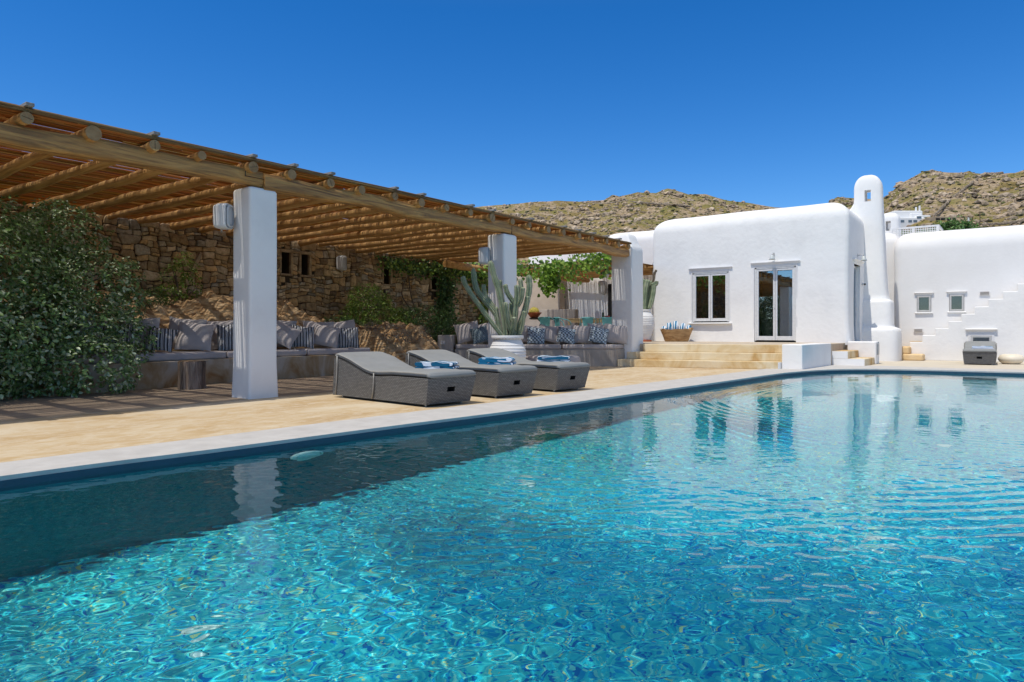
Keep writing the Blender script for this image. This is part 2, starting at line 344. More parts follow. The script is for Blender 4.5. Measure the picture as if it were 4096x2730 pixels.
# ------------------------------------------------------------------ camera, sky, sun
cd = bpy.data.cameras.new('camera'); cam = bpy.data.objects.new('camera', cd); C.objects.link(cam); S.camera = cam
cd.lens = 24.01; cd.sensor_width = 36; cd.clip_start = .05; cd.clip_end = 6000; cd.shift_y = -10/1024; cam.location = (0,0,EYE); cam.rotation_euler = (PI/2, 0, YAW)
w = bpy.data.worlds.new('World'); S.world = w; w.use_nodes = True; n = w.node_tree.nodes; l = w.node_tree.links
SUNV = Vector((-.07, -.435, 1)).normalized()
sky = n.new('ShaderNodeTexSky'); sky.sky_type = 'NISHITA'; sky.sun_disc = False; sky.sun_elevation = math.asin(SUNV.z); sky.sun_rotation = math.atan2(SUNV.x, SUNV.y)
sky.altitude = 900; sky.air_density = 1.0; sky.dust_density = .15; sky.ozone_density = 5.0
hs = n.new('ShaderNodeHueSaturation'); hs.inputs['Saturation'].default_value = 1.2; hs.inputs['Hue'].default_value = .507; hs.inputs['Value'].default_value = .96
l.new(sky.outputs[0], hs.inputs['Color'])
tcw = n.new('ShaderNodeTexCoord'); sxyz = n.new('ShaderNodeSeparateXYZ'); l.new(tcw.outputs['Generated'], sxyz.inputs[0]); mrw = n.new('ShaderNodeMapRange'); mrw.interpolation_type = 'SMOOTHSTEP'
mrw.inputs[1].default_value = .42; mrw.inputs[2].default_value = .72; mrw.inputs[3].default_value = 1.34; mrw.inputs[4].default_value = .22; l.new(sxyz.outputs[2], mrw.inputs[0]); l.new(mrw.outputs[0], hs.inputs['Saturation'])   # deep blue low sky; unseen upper sky greyed to neutralise the shade fill
l.new(hs.outputs[0], n['Background'].inputs[0]); n['Background'].inputs[1].default_value = .15
sd = bpy.data.lights.new('sun', 'SUN'); sd.energy = 3.35; sd.angle = R(.53); sd.color = (1, .955, .88); so = bpy.data.objects.new('sun', sd); C.objects.link(so)
so.rotation_euler = SUNV.to_track_quat('Z', 'Y').to_euler(); so.location = (0,0,30); sd.cycles.is_caustics_light = True
# ------------------------------------------------------------------ pool, coping, deck
INN = [(-4.95,-7),(-4.93,-2),(-4.88,1.4),(-4.75,2.7),(-4.6,4.5),(-4.43,6.2),(-4.33,8.5),(-4.2,10.7),(-4.1,12.8),(-4.02,14.4),(-3.92,15.1),(-3.7,16.1),(-3.33,16.9),(-2.71,17.45),(-1.8,17.75),(-.75,17.85),(1,18.0),(3,18.05),(5.5,17.6),(5.5,-7)]
OUT = [(-5.45,-7),(-5.42,-2),(-5.38,1.5),(-5.33,3),(-5.26,5),(-5.16,6.7),(-5.1,9),(-5.0,11.5),(-4.87,13.7),(-4.78,15.9),(-4.62,17.4),(-3.9,18.75),(-2.98,19.1),(-1.94,18.95),(-1.0,18.9),(0,19.1),(3,19.3),(6,19.0),(6.2,-7)]
def loop(p): return [tuple(v) for v in catmull([(x,y,0) for x,y in p[:-2]], 4)[:-1]]+[(p[-2][0],p[-2][1],0),(p[-1][0],p[-1][1],0)]
inn, out = loop(INN), loop(OUT)
def sheet(name, loops, z, mat, tess=True):
    lv = [[Vector(p) for p in lp] for lp in loops]; tr = geometry.tessellate_polygon(lv); vs = [(p.x, p.y, z) for lp in lv for p in lp]
    fs = []
    for t in tr:
        a, b, c = [Vector(vs[i]) for i in t]; fs.append(tuple(t) if (b-a).cross(c-a).z > 0 else tuple(t)[::-1])
    return MB().add(vs, fs).build(name, mat)
big = [(-60,-7,0),(25,-7,0),(25,60,0),(-60,60,0)]
deck = sheet('deck', [big, out], 0, CONC); tag(deck, kind='structure')
stoned = nmat('far_paving', [(.3, (.48,.41,.31)), (.5, (.58,.51,.40)), (.7, (.66,.60,.50))], 2.5, .8, .3, stretch=(.6,3.5,1), detail=8, bscale=9)
tag(MB().prism([(-3.9,18.8),(-3.0,19.14),(-1.94,19.0),(-1,18.94),(0,19.14),(3,19.34),(8,19.2),(8,25),(-3.9,25)], -.02, .006).build('far_paving', stoned), kind='structure')
tag(MB().prism([(-14.2,-3),(-8.02,-3),(-8.02,14.6),(-9.2,14.2),(-14.2,11)], -.02, .005).build('shaded_walk', WALKF), kind='structure')
cp = sheet('pool_coping', [out, inn], .016, COPE); tag(cp, kind='structure')
bm = MB(); k = len(inn)
lipi = [(p[0], p[1]) for p in inn]
mb = MB()
for i in range(k):
    a, b = inn[i], inn[(i+1)%k]; mb.add([(a[0],a[1],.016),(b[0],b[1],.016),(b[0],b[1],-.012),(a[0],a[1],-.012)], [(0,1,2,3)])
k2 = len(out)
for i in range(k2):
    a, b = out[i], out[(i+1)%k2]; mb.add([(a[0],a[1],.016),(b[0],b[1],.016),(b[0],b[1],-.02),(a[0],a[1],-.02)], [(3,2,1,0)])
tag(mb.build('coping_edge', COPE), kind='structure')
# mosaic basin
m, N, L, b = newmat('pool_mosaic'); v = mapping(N, L, (1,1,1))
vo = N.new('ShaderNodeTexVoronoi'); vo.distance = 'CHEBYCHEV'; vo.inputs['Randomness'].default_value = .35; vo.inputs['Scale'].default_value = 56; L.new(v, vo.inputs['Vector'])
se = N.new('ShaderNodeSeparateColor'); L.new(vo.outputs['Color'], se.inputs[0])
r = ramp(N, [(0,(.0,.17,.46)),(.08,(.0,.32,.56)),(.20,(.01,.47,.57)),(.42,(.025,.56,.60)),(.66,(.06,.63,.61)),(.88,(.19,.72,.62)),(.97,(.50,.70,.30))]); r.color_ramp.interpolation = 'CONSTANT'; L.new(se.outputs[0], r.inputs[0])
ln = N.new('ShaderNodeTexNoise'); ln.inputs['Scale'].default_value = .5; L.new(v, ln.inputs['Vector']); mx = N.new('ShaderNodeMix'); mx.data_type = 'RGBA'; mx.blend_type = 'MULTIPLY'; mx.inputs[0].default_value = .5
r2 = ramp(N, [(.35,(.6,.75,.95)),(.65,(1,1,1))]); L.new(ln.outputs['Fac'], r2.inputs[0]); L.new(r.outputs[0], mx.inputs[6]); L.new(r2.outputs[0], mx.inputs[7])
L.new(mx.outputs[2], b.inputs['Base Color']); b.inputs['Roughness'].default_value = .5; b.inputs['Specular IOR Level'].default_value = .3; MOSAIC = m
DEPTH = -1.88
MOSW = nmat('shaded_wall_mosaic', [(.3,(.0,.13,.17)),(.5,(.005,.19,.22)),(.7,(.02,.26,.27))], 30, .5, 0, detail=3)  # darker copy of the floor mosaic, the wall's shade put into its colour
mb = MB(); lv = [Vector(p) for p in inn]
for i in range(k):
    a, b2 = inn[i], inn[(i+1)%k]; mb.add([(a[0]-.0,a[1],-.012),(b2[0],b2[1],-.012),(b2[0],b2[1],DEPTH),(a[0],a[1],DEPTH)], [(0,1,2,3)])
tr = geometry.tessellate_polygon([lv]); o0 = len(mb.v); mb.v += [(p.x,p.y,DEPTH) for p in lv]
for t in tr:
    a, b2, c = [lv[i] for i in t]; mb.f.append(tuple(i+o0 for i in (t if (b2-a).cross(c-a).z > 0 else t[::-1])))
BAND = flat('shade_band', (.02,.065,.105), .55)  # strip below the coping painted dark to stand for shade on that face
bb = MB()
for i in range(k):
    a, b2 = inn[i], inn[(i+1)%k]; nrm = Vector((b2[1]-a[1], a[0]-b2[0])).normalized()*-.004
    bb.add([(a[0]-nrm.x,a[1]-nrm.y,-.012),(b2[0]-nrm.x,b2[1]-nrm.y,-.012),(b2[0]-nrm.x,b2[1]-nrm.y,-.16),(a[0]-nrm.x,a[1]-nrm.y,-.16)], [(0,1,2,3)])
tag(bb.build('shade_band', BAND), kind='structure')
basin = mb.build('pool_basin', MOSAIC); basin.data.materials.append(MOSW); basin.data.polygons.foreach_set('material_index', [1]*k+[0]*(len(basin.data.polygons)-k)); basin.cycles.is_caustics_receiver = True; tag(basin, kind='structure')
# water surface, rippled geometry
xs = np.concatenate([np.arange(-5.1, .3, .0125), np.linspace(.3, 5.5, 60)]); ys = np.concatenate([np.linspace(-7.2, .3, 80)[:-1], np.arange(.3, 6.0, .0125), np.arange(6.0, 10, .02), np.arange(10, 18.7, .04)])
nx, ny = len(xs), len(ys); X, Y = np.meshgrid(xs, ys); Z = np.zeros_like(X); rg = np.random.default_rng(4)
RD = np.hypot(X, Y); near = 1/(1+np.exp((RD-5.2)/1.0)); patch = .65+.35*np.sin(1.1*X+.7*Y+1)*np.sin(.8*X-1.3*Y+.4)
def waves(l0, l1, cnt, slope, w):
    global Z
    acc = np.zeros_like(X)
    for i in range(cnt):
        lam = l0*(l1/l0)**rg.random(); a = rg.random()*2*PI; kk = 2*PI/lam
        px_ = .35*np.sin(X*2.1*rg.random()+rg.random()*6)+.35*np.sin(Y*2.1*rg.random()+rg.random()*6)
        acc += (slope/kk)*math.sqrt(2/cnt)*np.sin(kk*(X*math.cos(a)+Y*math.sin(a))+px_*3+rg.random()*6.28)
    Z += acc*w
waves(.05, .12, 28, .052, near*patch)
waves(.12, .30, 26, .030, (.10+.90*near)*patch)
waves(.40, 1.3, 16, .010, .35+.65*near)
waves(.09, .2, 14, .010, (1-near)*patch)
for (cx, cy, lam, slope, rr, ww) in ((-3.3,7.6,.15,.075,4.55,.75),(-.4,10.5,.17,.06,3.4,.6)):
    d = np.hypot(X-cx, (Y-cy)); Z += slope*lam/6.28*np.sin(2*PI*d/lam+1.2*np.sin(X*3.1)+.8*np.sin(Y*2.3+X))*np.exp(-((d-rr)/ww)**2)*np.clip(.5+.6*np.sin(X*1.9+.8), 0, 1)
Z -= .055
Vw = np.stack([X,Y,Z], -1).reshape(-1,3).astype(np.float32); idx = np.arange(nx*ny).reshape(ny,nx)
Fw = np.stack([idx[:-1,:-1],idx[:-1,1:],idx[1:,1:],idx[1:,:-1]], -1).reshape(-1,4)
# keep only the cells over the basin
def inside(px, py, poly):
    r_ = np.zeros(px.shape, bool); j = len(poly)-1
    for i in range(len(poly)):
        xi, yi = poly[i][:2]; xj, yj = poly[j][:2]
        cnd = ((yi > py) != (yj > py)) & (px < (xj-xi)*(py-yi)/((yj-yi) or 1e-9)+xi); r_ ^= cnd; j = i
    return r_
grow = [(p[0]*1.0-(.05 if p[0] < 0 else -.05), p[1]+(.05 if p[1] > 10 else 0)) for p in inn]
cxm = Vw[Fw].mean(1); Fw = Fw[inside(cxm[:,0], cxm[:,1], grow)]
me = bpy.data.meshes.new('water'); me.vertices.add(len(Vw)); me.vertices.foreach_set('co', Vw.ravel()); me.loops.add(Fw.size); me.loops.foreach_set('vertex_index', Fw.ravel().astype(np.int32))
me.polygons.add(len(Fw)); me.polygons.foreach_set('loop_start', np.arange(0, Fw.size, 4, dtype=np.int32)); me.polygons.foreach_set('loop_total', np.full(len(Fw), 4, np.int32)); me.update(calc_edges=True); me.validate()
me.polygons.foreach_set('use_smooth', [True]*len(me.polygons)); water = bpy.data.objects.new('water', me); C.objects.link(water)
m, N, L, b = newmat('water'); b.inputs['Base Color'].default_value = (.90,.985,1,1); b.inputs['Transmission Weight'].default_value = 1; b.inputs['Roughness'].default_value = 0; b.inputs['IOR'].default_value = 1.333
me.materials.append(m); water.cycles.is_caustics_caster = True; tag(water, kind='structure')
def poollight(loc, rad, wall, label):
    t = thing('pool_light', label, 'pool light', loc)
    mb = MB(); a, c2 = ((0,1,0),(0,0,1)) if wall else ((1,0,0),(0,1,0)); nn = Vector((1,0,0)) if wall else Vector((0,0,1))
    def disc(prof):
        rs = []
        for r_, h in prof: rs.append([Vector(loc)+Vector(a)*r_*math.cos(2*PI*i/28)+Vector(c2)*r_*math.sin(2*PI*i/28)+nn*h for i in range(28)])
        return rs
    o = MB().rings(disc([(rad,0),(rad,.02),(rad*.8,.035),(rad*.78,.02)]), False, True).build('rim', LIGHTRIM, t, 'auto')
    o2 = MB().rings(disc([(rad*.72,.0),(rad*.72,.03),(rad*.5,.04),(.01,.045)]), False, True).build('lens', LIGHTLENS, t, 'auto')
    for q in (o, o2): q.cycles.is_caustics_receiver = True
LIGHTRIM = flat('light_rim', (.62,.82,.76), .4); LIGHTLENS = flat('light_lens', (.5,.75,.72), .4)
poollight((-4.64,3.40,-.40), .15, True, 'round pale light set in the shaded pool wall near the pillar reflection')
for lx, ly, lb in ((-3.56,1.94,'pale floor light on the near left of the pool bottom'),(-3.66,5.05,'pale floor light on the pool bottom below the nearest lounger'),(-3.62,8.3,'pale floor light on the pool bottom furthest left towards the steps'),(-.78,5.25,'pale floor light under the chimney reflection'),(-.69,8.6,'pale floor light on the pool bottom at the far right')):
    poollight((lx,ly,DEPTH+.005), .085, False, lb)
# ------------------------------------------------------------------ hills
SK = [(-900,250),(0,235),(380,222),(430,213),(468,207.5),(495,204.5),(522,203),(557,200.5),(578,202.5),(604,200.5),(613,195),(620,197),(638,192),(656,192.5),(668,187.5),(677,190),(688,194),(706,194),(715,197.5),(730,200.5),(752,202.5),(769,206),(795,209),(815,212),(826,205),(837,197),(857,198),(881,199),(887,195.5),(894,190),(898,185),(906,181),(913,177.5),(923,171.5),(934,170),(941,171.5),(951,172.5),(963,172.5),(969,171),(975,173.5),(985,174.5),(997,174.5),(1007,173),(1016,172.5),(1024,169.5),(1100,160),(1500,150),(2400,170)]
skx = np.array([math.atan((x-512)/F) for x,_ in SK]); skt = np.array([(331-y)/F for _,y in SK])
def prof(t): return t**.85
def hill_z(px, t):
    th = math.atan((px-512)/F); cs = math.cos(th); es = float(np.interp(th, skx, skt))*cs
    r0, r1 = 62.0, 250.0; rr = r0+(r1-r0)*t; e0 = -.055
    return rr, th, EYE+rr*(e0+(es-e0)*prof(t))
naz, nr = 620, 150
vs = []; a0, a1 = math.atan((-500-512)/F), math.atan((1600-512)/F)
for j in range(nr+14):
    t = j/(nr-1)
    for i in range(naz):
        th = a0+(a1-a0)*i/(naz-1); pxx = 512+F*math.tan(th)
        if t <= 1: rr, th, z = hill_z(pxx, t)
        else:
            rr, th, z = hill_z(pxx, 1); e = (t-1)*14; rr += e*28; z -= e*e*9+e*3
        X_, Y_ = math.sin(th-YAW)*rr, math.cos(th-YAW)*rr
        q = Vector((X_*.045, Y_*.045, 0)); am = .25+min(1, t)*1.5
        am2 = am*(1 if pxx < 880 else .75)
        d = noise.fractal(q, .8, 2.1, 5)*am2+abs(noise.noise(q*3.7))*am*.7-.3*am
        fade = max(0, 1-abs(t-1)*9)
        vs.append((X_, Y_, z+d*(1-.8*fade)))
fs = [(j*naz+i, j*naz+i+1, (j+1)*naz+i+1, (j+1)*naz+i) for j in range(nr+13) for i in range(naz-1)]
m, N, L, b = newmat('hillside'); v = mapping(N, L, (1,1,1))
def noi(sc, det=8, dist=0, ro=.6):
    q = N.new('ShaderNodeTexNoise'); q.inputs['Scale'].default_value = sc; q.inputs['Detail'].default_value = det; q.inputs['Distortion'].default_value = dist; q.inputs['Roughness'].default_value = ro; L.new(v, q.inputs['Vector']); return q.outputs['Fac']
def mixc(f, a, c):
    q = N.new('ShaderNodeMix'); q.data_type = 'RGBA'; L.new(f, q.inputs[0])
    for k_, z_ in ((6, a), (7, c)):
        if isinstance(z_, tuple): q.inputs[k_].default_value = (*z_, 1)
        else: L.new(z_, q.inputs[k_])
    return q.outputs[2]
def thr(f, a, c): q = ramp(N, [(a,(0,0,0)),(c,(1,1,1))]); L.new(f, q.inputs[0]); return q.outputs[0]
grass = ramp(N, [(.3,(.17,.125,.05)),(.45,(.28,.215,.085)),(.55,(.22,.20,.065)),(.66,(.41,.30,.155)),(.8,(.55,.38,.21))]); L.new(noi(.05, 9), grass.inputs[0])
rockc = ramp(N, [(.3,(.20,.145,.09)),(.5,(.42,.32,.21)),(.7,(.58,.46,.33))]); L.new(noi(.9, 9, 0, .7), rockc.inputs[0])
rk = thr(noi(.16, 10, .4, .72), .47, .55); c1 = mixc(rk, grass.outputs[0], rockc.outputs[0])
sh = thr(noi(.7, 8, 0, .75), .57, .62); c2 = mixc(sh, c1, (.055,.055,.028)); L.new(c2, b.inputs['Base Color']); b.inputs['Roughness'].default_value = .95; b.inputs['Specular IOR Level'].default_value = .1
bp = N.new('ShaderNodeBump'); bp.inputs['Strength'].default_value = 1; bp.inputs['Distance'].default_value = 1.3; L.new(noi(.5, 10, 0, .7), bp.inputs['Height']); L.new(bp.outputs[0], b.inputs['Normal'])
HILL = m
tag(MB().add(vs, fs).build('hill', HILL, None, True), kind='structure')
gv = [(0,0,-3.2)]; gr = [30,60,200,800,3500]
for r_ in gr: gv += [(r_*math.cos(2*PI*i/64), r_*math.sin(2*PI*i/64), -3.2) for i in range(64)]
gf = [(0,1+i,1+(i+1)%64) for i in range(64)]+[(1+a*64+i, 1+(a+1)*64+i, 1+(a+1)*64+(i+1)%64, 1+a*64+(i+1)%64) for a in range(4) for i in range(64)]
tag(MB().add(gv, gf).build('ground', nmat('dry_ground', [(.3,(.16,.12,.06)),(.7,(.32,.26,.15))], .1, .95, 0)), kind='structure')
# boulders and scrub scattered on the slopes
ico = [Vector(p).normalized() for p in [(0,0,1),(.89,0,.45),(.28,.85,.45),(-.72,.53,.45),(-.72,-.53,.45),(.28,-.85,.45),(.72,.53,-.45),(-.28,.85,-.45),(-.89,0,-.45),(-.28,-.85,-.45),(.72,-.53,-.45),(0,0,-1)]]
icf = [(0,1,2),(0,2,3),(0,3,4),(0,4,5),(0,5,1),(1,6,2),(2,7,3),(3,8,4),(4,9,5),(5,10,1),(2,6,7),(3,7,8),(4,8,9),(5,9,10),(1,10,6)]
def scatter(name, count, mat, smin, smax, flatn, cols, dens, pxr=(400,1080)):
    mb = MB(); made = 0; tries = 0
    while made < count and tries < count*12:
        tries += 1; pxx = random.uniform(*pxr); t = random.uniform(.12, 1.0); rr, th, z = hill_z(pxx, t)
        X_, Y_ = math.sin(th-YAW)*rr, math.cos(th-YAW)*rr
        if dens(pxx, t, noise.fractal(Vector((X_*.03, Y_*.03, 3)), .9, 2, 4)) < random.random(): continue
        q = Vector((X_*.045, Y_*.045, 0)); am = .25+t*1.5; fade = max(0, 1-abs(t-1)*9); am2 = am*(1 if pxx < 880 else .75)
        z += (noise.fractal(q, .8, 2.1, 5)*am2+abs(noise.noise(q*3.7))*am*.7-.3*am)*(1-.8*fade)
        s_ = smin*(smax/smin)**(random.random()**2.2); an = random.random()*6.28; sx, sy, sz = random.uniform(.7,1.4), random.uniform(.6,1.1), random.uniform(.5,1)*flatn
        mb.add([(X_+s_*(p.x*sx*math.cos(an)-p.y*sy*math.sin(an))*random.uniform(.75,1.2), Y_+s_*(p.x*sx*math.sin(an)+p.y*sy*math.cos(an))*random.uniform(.75,1.2), z+s_*sz*p.z*random.uniform(.75,1.2)) for p in ico], icf, (lambda c_, f_: tuple(c*f_ for c in c_))(random.choice(cols), random.uniform(.7,1.2)))
        made += 1
    o = mb.build(name, mat); tag(o, kind='stuff'); return o
BOULD = nmat('boulder', [(.3,(.6,.6,.6)),(.7,(1,1,1))], .8, .95, .8, tint=True, bscale=3, bdist=.3)
o = scatter('boulders', 11500, BOULD, .22, 1.6, .75, [(.54,.41,.28),(.47,.36,.25),(.60,.48,.35),(.38,.30,.21)], lambda p, t, f: (.9 if (t > .45 or p > 800) else .25)*(.22+max(0, min(1, .5+f*1.6))) if not (p > 930 and t < .55) else .06)
tag(o, 'grey and tan boulders strewn over the dry hillside', 'boulders')
o = scatter('scrub', 9000, BOULD, .2, .85, .7, [(.085,.095,.035),(.12,.13,.04),(.07,.065,.035),(.15,.15,.05)], lambda p, t, f: .6)
tag(o, 'low dark green scrub dotted over the hillside', 'scrub')
# ------------------------------------------------------------------ pergola over the sofa
RY = [2.51+.617*k for k in range(-5, 22)]
per = thing('pergola', 'long timber pergola roofed with reeds on white pillars beside the pool', 'pergola', (-11,6,0))
def pillar(x0, x1, y0, y1, z1, nm='pillar'):
    o = rblock(x0, x1, y0, y1, 0, z1, rt=.05, rc=.035, wob=.006, flare=.015); return o.build(nm, PLASTER, per, 'auto')
pillar(-8.41,-8.0,5.0,5.41,2.76); pillar(-8.41,-8.0,10.36,10.79,2.76)
def rsec(p):
    return lambda th, k: (abs(math.cos(th))**p+abs(math.sin(th))**p)**(-1/p)
def beam(y0, y1, ph, x=-8.11, h0=.105, nm='beam'):
    n_ = 26; path = []; rad = []
    for i in range(n_+1):
        y = y0+(y1-y0)*i/n_; path.append((x+.02*math.sin(y*1.1+ph), y, 2.862+.022*math.sin(y*1.7+ph)+.012*math.sin(y*4+ph*2))); rad.append(h0*(1+.07*math.sin(y*2.3+ph)))
    return MB().tube(path, rad, 20, rsec(5)).build(nm, BEAM, per, 'auto')
beam(-1.6, 5.2, .4); beam(5.205, 10.58, 2.2); beam(10.585, 15.52, 4.1, h0=.098)
# scarf joint lines above the pillars
MB().box((-7.992,5.10,2.87),(.012,.34,.006)).box((-7.992,4.93,2.9),(.012,.006,.07)).box((-7.992,5.27,2.84),(.012,.006,.07)).build('joint', DARK, per)
MB().box((-7.995,10.6,2.86),(.012,.01,.2)).build('joint', DARK, per)
for i, y in enumerate(RY):
    if y > 15.5: continue
    y = min(y, 15.39)
    n_ = 30; ph = i*1.7; path = []; rad = []; r0 = .066+.006*math.sin(i*2.3)
    for k_ in range(n_+1):
        x = -7.93-6.3*k_/n_; path.append((x, y+.015*math.sin(x*1.1+ph)+.025*math.sin(x*.5+ph*2), 3.058-r0+(.012*math.sin(x*1.7+ph)+.006*math.sin(x*4+ph)-.008)*(k_ > 0))); rad.append(r0*(1+.10*math.sin(x*1.9+ph)+.05*math.sin(x*6.1+ph*3)))
    lg = MB().tube(path, rad, 14).build('rafter', LOG, per, 'auto')
    e_ = MB(); c_ = Vector(path[0])+Vector((.003,0,0)); e_.tube([c_-Vector((.02,0,0)), c_+Vector((.002,0,0))], [rad[0]*.985]*2, 14); eo = e_.build('cut_end', ENDG, None); eo.parent = lg; eo.matrix_parent_inverse = per.matrix_world.inverted()
    eo.data.transform(Matrix.Translation((11,-6,0))); eo.matrix_parent_inverse = Matrix()
    MB().box((c_.x+.003, c_.y, c_.z), (.002, .004, rad[0]*1.5), M=Matrix.Rotation(i*.9, 4, 'X')).build('split', DARK, per) if i % 2 else None
# reeds
def reedmat(name, par, x0, x1, y0, y1, z, step=.0122, rmean=.0066, axis='y', seglen=1.7):
    mb = MB(); cols = [(.42,.20,.05),(.50,.27,.08),(.33,.15,.04),(.56,.33,.11),(.24,.11,.035)]
    x = x0
    while x < x1:
        x += step*random.uniform(.8, 1.0)
        if random.random() < .12: x += random.uniform(.004, .008)
        if random.random() < .165*(.5+1.1*max(0, min(1, .5+1.6*noise.noise(Vector((x*5.3, 2.2, 0)))))): x += random.uniform(.010, .023)
        y = y0-random.random()*seglen
        while y < y1:
            e = min(y+seglen*random.uniform(.7,1.25), y1+random.uniform(-.03,.05)); s_ = max(y, y0)
            if e-s_ > .05:
                rr = rmean*random.uniform(.7,1.15); dx = random.uniform(-.005,.005); dz = random.uniform(-.003,.004); col = random.choice(cols); col = tuple(c*random.uniform(.8,1.2) for c in col)
                p = [(x+dx*math.sin(q*3+x*40), s_+(e-s_)*q, z+rr+dz) for q in (0,.5,1)]
                if axis == 'x': p = [(b_, a_, c_) for a_, b_, c_ in p]
                mb.tube(p, rr, 5, cap=False, col=col)
            y = e+.004
    return mb.build('reed_roof', REED, par, True)
reedmat('reeds', per, -14.2, -7.97, -1.6, 15.50, 3.062)
# thick bundle along the front lip, with binding wire and clamps
mb = MB()
for k_ in range(46):
    y = -1.6
    while y < 15.5:
        e = min(15.52, y+random.uniform(.9,2.2)); a = random.random()*6.28; q = .022*math.sqrt(random.random()); cx, cz = -7.955+q*math.cos(a)*1.2, 3.085+q*math.sin(a)
        col = random.choice([(.33,.20,.09),(.40,.27,.13),(.26,.16,.08)]); mb.tube([(cx,y,cz),(cx+random.uniform(-.006,.006),(y+e)/2,cz+random.uniform(-.004,.006)),(cx,e,cz)], random.uniform(.006,.009), 5, cap=False, col=col); y = e
mb.build('reed_lip', REED, per, True)
for i, y in enumerate(RY):
    if i in (6, 8, 12, 15, 18, 20) or y > 15.3: continue
    MB().box((-8.35,y+.02,3.125),(.95,.075,.035)).build('batten', GREYW, per, bevel=.004)
# ------------------------------------------------------------------ rubble stone wall with niches
def wx(y): return -13.55-.05*(y-4) if y < 13 else -14.0
wall = thing('stone_wall', 'rubble stone wall of golden brown stones with narrow niches behind the pergola', 'wall', (-14,8,0))
NI = [(9.42,9.66,2.22,2.72),(9.98,10.2,2.22,2.72),(12.72,12.95,2.16,2.68),(14.6,14.85,2.1,2.6)]
def clip(poly, nx_, ny_, d_):
    o_ = []
    for i in range(len(poly)):
        a, b_ = poly[i], poly[(i+1)%len(poly)]; da = a[0]*nx_+a[1]*ny_-d_; db = b_[0]*nx_+b_[1]*ny_-d_
        if da <= 0: o_.append(a)
        if (da < 0) != (db < 0): t_ = da/(da-db); o_.append((a[0]+(b_[0]-a[0])*t_, a[1]+(b_[1]-a[1])*t_))
    return o_
def rubble(mb, y0, y1, z0, z1, plane, wmax=.29, hmax=.155, gap=.007, holes=(), cols=None, depth=.05):
    """coursed rubble: random subdivision of the wall face, warped so that no joint runs straight"""
    cells = []
    def split(a, b_, c, d, k_=0):
        w_, h_ = b_-a, d-c
        if w_ > wmax*random.uniform(.65,1.5) and (w_/wmax > h_/hmax*random.uniform(.6,1.3) or h_ < hmax*.6): m_ = a+w_*random.uniform(.34,.66); split(a, m_, c, d); split(m_, b_, c, d)
        elif h_ > hmax*random.uniform(.65,1.6): m_ = c+h_*random.uniform(.34,.66); split(a, b_, c, m_); split(a, b_, m_, d)
        else: cells.append((a, b_, c, d))
    u_ = y0
    while u_ < y1: e_ = min(y1, u_+random.uniform(.8,1.5)); split(u_, e_, z0, z1); u_ = e_
    def warp(u, z):
        if z > z1-.02 or z < z0+.02: return u, z
        q = noise.noise_vector(Vector((u*2.6, z*3.2, 1.7))); q2 = noise.noise_vector(Vector((u*7, z*8, 5.1))); return u+q.x*.10+q2.x*.025, z+q.y*.085+q2.y*.03
    for a, b_, c, d in cells:
        cx_, cz_ = (a+b_)/2, (c+d)/2
        base_ = []
        for (p_, q_), (r_, t_) in zip(((a,c),(b_,c),(b_,d),(a,d)), ((b_,c),(b_,d),(a,d),(a,c))): base_ += [(p_,q_), ((p_+r_)/2,(q_+t_)/2)]
        poly = [warp(*p_) for p_ in base_]; cx_, cz_ = sum(p_[0] for p_ in poly)/8, sum(p_[1] for p_ in poly)/8
        if any(h[0]-.05 < cx_ < h[1]+.05 and h[2]-.05 < cz_ < h[3]+.05 for h in holes): continue
        for h in holes:
            if h[0]-.4 < cx_ < h[1]+.4 and h[2]-.3 < cz_ < h[3]+.3:
                if cx_ < h[0]: poly = clip(poly, 1, 0, h[0])
                elif cx_ > h[1]: poly = clip(poly, -1, 0, -h[1])
                elif cz_ < h[2]: poly = clip(poly, 0, 1, h[2])
                else: poly = clip(poly, 0, -1, -h[3])
        if len(poly) < 3: continue
        rc_ = random.uniform(.12,.3); cut_ = []; n_ = len(poly); cx_, cz_ = sum(p_[0] for p_ in poly)/n_, sum(p_[1] for p_ in poly)/n_
        for i2 in range(n_):
            p_, q_ = poly[i2], poly[(i2+1)%n_]
            for f_ in ((rc_, 1-rc_) if random.random() < .8 else (.08, .92)): cut_.append((p_[0]*(1-f_)+q_[0]*f_+random.uniform(-.004,.004), p_[1]*(1-f_)+q_[1]*f_+random.uniform(-.004,.004)))
        sh_ = []
        for p_ in cut_:
            d_ = math.hypot(p_[0]-cx_, p_[1]-cz_); f_ = max(.3, (d_-gap)/d_) if d_ > 0 else 1; sh_.append((cx_+(p_[0]-cx_)*f_, cz_+(p_[1]-cz_)*f_))
        dd = depth*random.uniform(.5,1.6); tl, tm = random.uniform(-.12,.12), random.uniform(-.15,.15); rs = []
        for f_, h_ in ((1,-.03),(1,.5),(.95,.85),(.82,1),(.4,1.06)):
            rs.append([plane(cx_+(p_[0]-cx_)*f_, cz_+(p_[1]-cz_)*f_, dd*h_+(tl*(p_[0]-cx_)+tm*(p_[1]-cz_))*f_+random.uniform(-.004,.004)) for p_ in sh_])
        f_ = random.uniform(.7,1.25); c_ = random.choice(cols); mb.rings(rs, False, True, col=tuple(q_*f_ for q_ in c_))
SCOL = [(.56,.40,.22),(.64,.48,.28),(.46,.34,.20),(.53,.44,.32),(.72,.56,.37),(.36,.26,.16),(.62,.41,.20),(.50,.44,.35),(.70,.48,.25)]
mb = MB(); rubble(mb, 0.2, 18.2, .3, 3.02, lambda u, z, o_: (wx(u)+o_, u, z), holes=NI, cols=SCOL)
mb.build('stonework', STONE, wall, True)
mb = MB()                                               # core with niche pockets
ys_ = sorted({.2, 18.2, 13}|{h[0] for h in NI}|{h[1] for h in NI})
